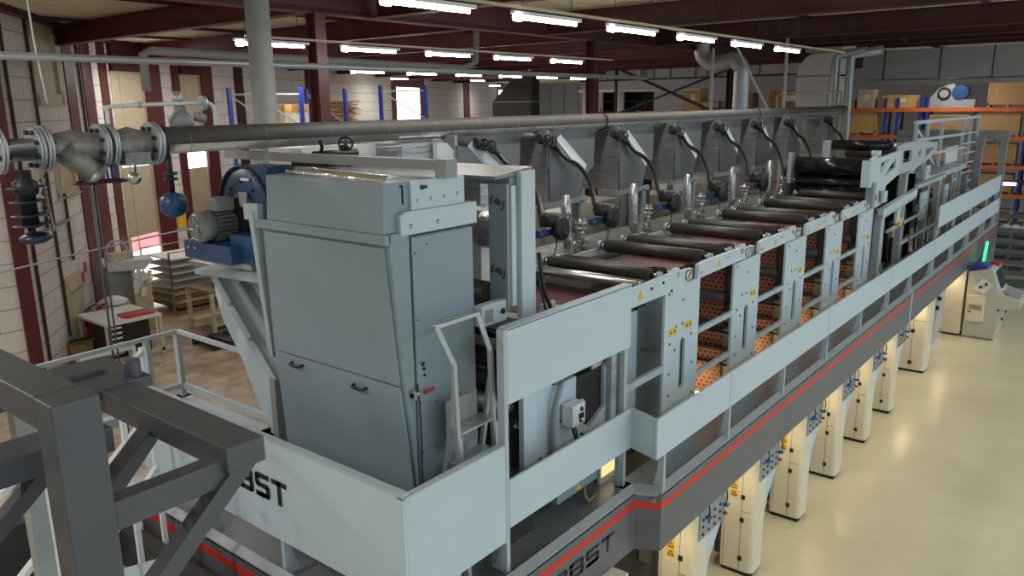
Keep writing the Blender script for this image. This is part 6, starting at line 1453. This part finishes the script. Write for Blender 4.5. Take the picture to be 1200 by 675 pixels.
for i, (bear, dist, w, z0, h, mt, lab) in enumerate(((54.3, 39, 0.75, 6.2, 1.1, 'pine', 'pale carton left of the pair behind the round post'), (53.6, 39, 0.75, 6.2, 1.1, 'paper', 'whiter carton right of the pair behind the round post'))):
    a = math.radians(bear); c = Vector((math.cos(a), math.sin(a)))*dist
    t = thing('stacked_carton', lab, 'box', (c.x, c.y, z0))
    m = MB(); m.box(c.x-w/2, c.x+w/2, c.y-w/2, c.y+w/2, z0, z0+h); m.obj('carton', mt, t)
    m = MB(); m.box(c.x-w/2-.01, c.x+w/2+.01, c.y-w/2-.01, c.y+w/2+.01, z0+h, z0+h+0.35); m.obj('lid_box', 'woodlit', t)
t = thing('carton_platform', 'shelf platform carrying the pale cartons behind the round post', 'shelf', (22.9, 31.5, 0))
m = MB(); m.box(22, 24.2, 30.8, 32.4, 6.1, 6.2)
for (x, y) in ((22.1, 30.9), (24.1, 30.9), (22.1, 32.3), (24.1, 32.3)): m.box(x-.05, x+.05, y-.05, y+.05, 0, 6.1)
m.obj('platform', 'gpaint', t)
t = thing('timber_stack', 'untidy stack of brown timber behind the blue rack right of the red column', 'timber', (27, 34.5, 0))
m = MB(); rr2 = random.Random(5)
for i in range(40):
    z = 6.3+i*0.038; x = 27.6+rr2.uniform(-.2, .2); y = 33.8+rr2.uniform(-.3, .3); a = rr2.uniform(-.25, .25)
    m.bar((x-math.sin(0.7+a)*0.9, y+math.cos(0.7+a)*0.9, z), (x+math.sin(0.7+a)*0.9, y-math.cos(0.7+a)*0.9, z), 0.12, 0.04)
m.obj('boards', 'wood', t, kind='stuff')
m = MB(); m.box(26.8, 28.4, 33.0, 34.7, 0, 6.28); m.obj('base_stack', 'pine', t)

# ------------------------------------------------------------------ left floor: tables, racks, extinguishers
def fl(px, d):  # bearing/dist
    a = math.radians(px); return Vector((math.cos(a)*d, math.sin(a)*d))
t = thing('drawer_workbench', 'white bench with black drawer block by the left wall', 'workbench', (10.8, 24.2, 0))
m = MB(); m.box(9.9, 11.6, 23.4, 25.4, 1.22, 1.30); m.obj('table_top', 'white', t)
m = MB(); m.box(9.95, 11.2, 23.45, 24.6, 0.2, 1.20); m.obj('drawer_block', 'black', t)
m = MB()
for i in range(6): m.box(10.0, 10.35, 23.43, 23.45, 0.3+i*0.16, 0.35+i*0.16)
m.obj('drawer_handle', 'paper', t)
m = MB()
for (x, y) in ((9.95, 23.5), (11.55, 23.45), (11.55, 25.35), (9.95, 25.35)): m.box(x-.05, x+.05, y-.05, y+.05, 0, 1.22)
m.box(9.9, 11.9, 23.4, 23.5, 0.1, 0.2); m.obj('frame', 'pine', t)
t = thing('red_tray', 'flat dark red tray on the white workbench', 'tray', (10.9, 23.9, 1.4))
m = MB(); m.box(10.6, 11.5, 23.6, 24.2, 1.30, 1.36); m.obj('tray', 'extred', t)
t = thing('shelf_box', 'timber shelf box with white cloth by the left wall', 'shelf', (11.2, 25.9, 0))
m = MB(); m.box(10.85, 11.7, 25.6, 26.2, 0.95, 1.35); m.box(10.85, 10.9, 25.6, 26.2, 0, 0.95); m.box(11.65, 11.7, 25.6, 26.2, 0, 0.95); m.obj('shelf_body', 'pine', t)
m = MB(); m.lathe((11.25, 25.8, 1.35), (0, 0, 1), [(0, 0.45), (0.1, 0.42), (0.2, 0.2), (0.23, 0.05)], 10); m.obj('cloth', 'white', t)
t = thing('wall_counter', 'white counter shelf with a cardboard item high beside the second red column', 'counter', (13.0, 27.6, 0))
m = MB(); m.hexa([(11.7, 26.9, 2.15), (12.7, 26.4, 2.15), (13.0, 27.2, 2.15), (12.0, 27.7, 2.15), (11.5, 26.9, 2.5), (12.95, 26.2, 2.5), (13.2, 27.2, 2.5), (11.9, 27.8, 2.5)]); m.obj('tray', 'white', t)
m = MB(); m.box(11.8, 12.6, 26.9, 27.2, 2.5, 2.75); m.obj('packages', 'pine', t)
m = MB(); m.box(11.7, 12.5, 27.0, 27.6, 0, 2.15); m.obj('cabinet', 'gpaint', t)
t = thing('hung_papers', 'loose white papers and tools hanging in front of the wall counter', 'papers', (12.4, 26.3, 0))
m = MB()
for i in range(14): x = 12.2+rr2.uniform(0, .6); z = 1.1+rr2.uniform(0, .9); y = 26.4+rr2.uniform(-.1, .1); a = rr2.uniform(.08, .2); m.hexa([(x, y, z), (x+a, y-.03, z+.02), (x+a, y, z+.04), (x, y+.03, z), (x+.05, y, z+a*1.6), (x+a+.03, y-.03, z+a*1.4), (x+a+.03, y, z+a*1.5), (x+.05, y+.03, z+a*1.6)])
m.obj('sheets', 'paper', t, kind='stuff')
m = MB(); m.box(12.3, 12.9, 26.5, 26.56, 0, 1.9); m.obj('board', 'pine', t)
for k, (x, y, mt) in enumerate(((11.0, 25.6, 'extred'), (11.32, 25.5, 'extred'))):
    t = thing('fire_extinguisher', ['darker red fire extinguisher nearer the door', 'bright red fire extinguisher beside the workbench'][k], 'fire extinguisher', (x-.6, y, 0))
    m = MB(); m.lathe((x-.6, y, 0.35), (0, 0, 1), [(0, 0.12), (0.04, 0.16), (0.85, 0.16), (0.98, 0.06), (1.05, 0.05)], 18); m.obj('cylinder', mt, t)
    m = MB(); m.bar((x-.6, y, 1.4), (x-.45, y-.1, 1.5), 0.05); m.tube([(x-.6, y-.05, 1.42), (x-.8, y-.1, 1.3), (x-.8, y-.1, 0.8)], 0.025, 6, 4); m.obj('hose', 'black', t)
    m = MB(); m.box(x-.72, x-.48, y-.1, y+.1, 0, 0.36); m.obj('stand', 'extred', t)
t = thing('fire_sign', 'pair of small red signs on the white wall above the extinguishers', 'sign', (11.3, 27.6, 3))
for d in (4.75, 5.15):
    m = MB(); wall_box(m, P0, W1[1], d, d+0.22, 0.02, 0.05, 2.0 if d < 5 else 2.25, 2.35 if d < 5 else 2.6); m.obj('plate', 'extred', t)
t = thing('cardboard_box', 'open brown cardboard box on the floor below the left wall', 'box', (9.6, 25.2, 0))
m = MB(); m.box(9.3, 10.2, 24.6, 25.1, 0, 0.62); m.obj('carton', 'card', t)
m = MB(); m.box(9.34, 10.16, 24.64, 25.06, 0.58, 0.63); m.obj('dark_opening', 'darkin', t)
m = MB(); m.hexa([(9.3, 24.4, 0.68), (10.2, 24.4, 0.68), (10.2, 24.6, 0.6), (9.3, 24.6, 0.6), (9.3, 24.4, 0.70), (10.2, 24.4, 0.70), (10.2, 24.6, 0.62), (9.3, 24.6, 0.62)]); m.obj('flap', 'card', t)
t = thing('white_crate_stand', 'white low stand on the floor in front of the cardboard box', 'stand', (10, 23.4, 0))
m = MB(); m.box(8.9, 10.5, 23.0, 23.3, 0.5, 0.6); m.box(8.9, 9.0, 23, 23.3, 0, 0.5); m.box(10.4, 10.5, 23, 23.3, 0, 0.5); m.obj('stand_frame', 'white', t)
# drying rack with paper sheets
t = thing('sheet_rack', 'wire rack with stacked layers of pale paper sheets near the windows', 'rack', (15.2, 28.8, 0))
for i in range(9):
    z = 0.12+i*0.17 if i < 4 else 0.90+(i-4)*0.27
    m = MB(); o_ = rr2.uniform(-.1, .1); m.box(14.4+o_, 16.6+o_, 27.9, 29.8, z, z+(0.13 if i < 4 else 0.05)); m.obj('sheet_layer', 'paper' if i > 3 else 'pine' if i % 2 else 'brown', t)
m = MB()
for (x, y) in ((14.3, 27.8), (16.8, 27.8), (14.3, 29.9), (16.8, 29.9)): m.bar((x, y, 0), (x, y, 2.3), 0.05)
m.bar((14.3, 27.8, 2.3), (16.8, 27.8, 2.3), 0.04); m.bar((14.3, 29.9, 2.3), (16.8, 29.9, 2.3), 0.04)
for z in (0.85, 1.13, 1.4, 1.66): m.bar((14.3, 27.8, z), (16.8, 27.8, z), 0.03)
m.obj('wire_frame', 'steel', t)
t = thing('work_table', 'grey work table with black tool drawers, partly hidden by the drying cabinet', 'workbench', (15.5, 24.5, 0))
m = MB(); m.box(13.6, 18.5, 24.0, 25.6, 1.42, 1.5); m.obj('table_top', 'brown', t)
m = MB(); m.box(14.2, 19.0, 24.6, 26.2, 2.05, 2.25); m.obj('upper_shelf', 'white', t)
m = MB()
for (x, y) in ((13.7, 24.05), (18.4, 24.05), (13.7, 25.55)): m.box(x-.06, x+.06, y-.06, y+.06, 0, 1.42)
m.box(13.7, 18.4, 24.0, 25.5, 0.25, 0.32); m.obj('leg_frame', 'pine', t)
m = MB(); m.box(15.4, 17.4, 24.1, 25.2, 0.34, 1.25); m.box(14.8, 14.9, 24.7, 25.4, 1.5, 2.05); m.obj('drawer_block', 'black', t)
m = MB()
for i in range(5): m.box(15.45, 15.7, 24.08, 24.1, 0.42+i*.16, 0.48+i*.16)
m.obj('drawer_handle', 'paper', t)
t = thing('tool_clutter', 'scattered tools and papers on the grey work table', 'tools', (15, 24.5, 1.5))
m = MB()
for i in range(12): x = 14+rr2.uniform(0, 2.5); y = 24.1+rr2.uniform(0, .8); m.bar((x, y, 1.53), (x+rr2.uniform(.1, .5), y+rr2.uniform(-.2, .2), 1.53), 0.08, 0.05)
m.obj('tools', 'gpaint', t, kind='stuff')
t = thing('floor_pallet', 'low dark pallet on the floor in front of the grey work table', 'pallet', (14.3, 23.0, 0))
m = MB()
for i in range(5): m.box(12.6+i*.55, 13.0+i*.55, 22.3, 23.6, 0.12, 0.18)
m.box(12.6, 15.2, 22.3, 22.45, 0, 0.12); m.box(12.6, 15.2, 23.45, 23.6, 0, 0.12); m.obj('boards', 'darkin', t)
t = thing('yellow_notice', 'yellow notice strip with white centre on the block wall left of the blower', 'sign', (18, 33.5, 3))
m = MB(); wall_box(m, P2, H2, 3.15, 3.75, 0.02, 0.06, 2.3, 3.5); m.obj('strip', 'yellow', t)
m = MB(); wall_box(m, P2, H2, 3.2, 3.6, 0.06, 0.08, 2.8, 3.15); m.obj('white_patch', 'paper', t)
t = thing('hanging_cable', 'thin grey cable hanging from the roof at the upper left', 'cable', (5.5, 12.5, 8))
m = MB(); m.tube([(4.6, 11.9, 10.2), (4.62, 11.95, 8.6), (4.7, 12.0, 7.6)], 0.012, 6, 4); m.obj('cable', 'white', t)
t = thing('drop_conduit', 'thin dark conduit pole standing by the left workbench', 'pole', (7.0, 16.5, 0))
m = MB(); m.cyl((7.0, 16.4, 0), (7.0, 16.4, 7.0), 0.025, 8); m.cyl((7.1, 16.4, 0), (7.1, 16.4, 7.0), 0.02, 8); m.obj('pole', 'truss', t)
m = MB(); m.torus((7.35, 16.4, 4.65), (0, 1, 0), 0.22, 0.02, 20, 6); m.tube([(4.4, 16.4, 4.5), (7.0, 16.4, 4.75), (9.5, 16.4, 4.95), (11.4, 16.4, 5.0)], 0.02, 6, 4); m.obj('cable_loop', 'gpaint', t)

# ------------------------------------------------------------------ world, camera, view
w = bpy.data.worlds.new('hall_surroundings'); scene.world = w; w.use_nodes = True
bg = w.node_tree.nodes['Background']; bg.inputs[0].default_value = (0.70, 0.86, 1.0, 1); bg.inputs[1].default_value = 1.15
cam = bpy.data.cameras.new('camera'); co = bpy.data.objects.new('camera', cam); C.objects.link(co); scene.camera = co
cam.sensor_fit = 'HORIZONTAL'; cam.sensor_width = 36.0; cam.lens = 918.26/1200*36.0; cam.clip_start = 0.05; cam.clip_end = 400
ya, pi_, ro = math.radians(38.79842), math.radians(13.17305), math.radians(-0.76813)
f = Vector((math.cos(ya)*math.cos(pi_), math.sin(ya)*math.cos(pi_), -math.sin(pi_)))
r = f.cross(Vector((0, 0, 1))).normalized(); u = r.cross(f)
r2 = r*math.cos(ro)+u*math.sin(ro); u2 = -r*math.sin(ro)+u*math.cos(ro)
co.matrix_world = Matrix(((r2.x, u2.x, -f.x, 0), (r2.y, u2.y, -f.y, 0), (r2.z, u2.z, -f.z, 7.5), (0, 0, 0, 1)))
for o in list(bpy.data.objects):
    if '_w' in o: del o['_w']
scene.view_settings.view_transform = 'Standard'
try: scene.view_settings.look = 'None'
except Exception: pass
scene.view_settings.gamma = 1.0; scene.view_settings.use_curve_mapping = False
scene.view_settings.exposure = 0.0
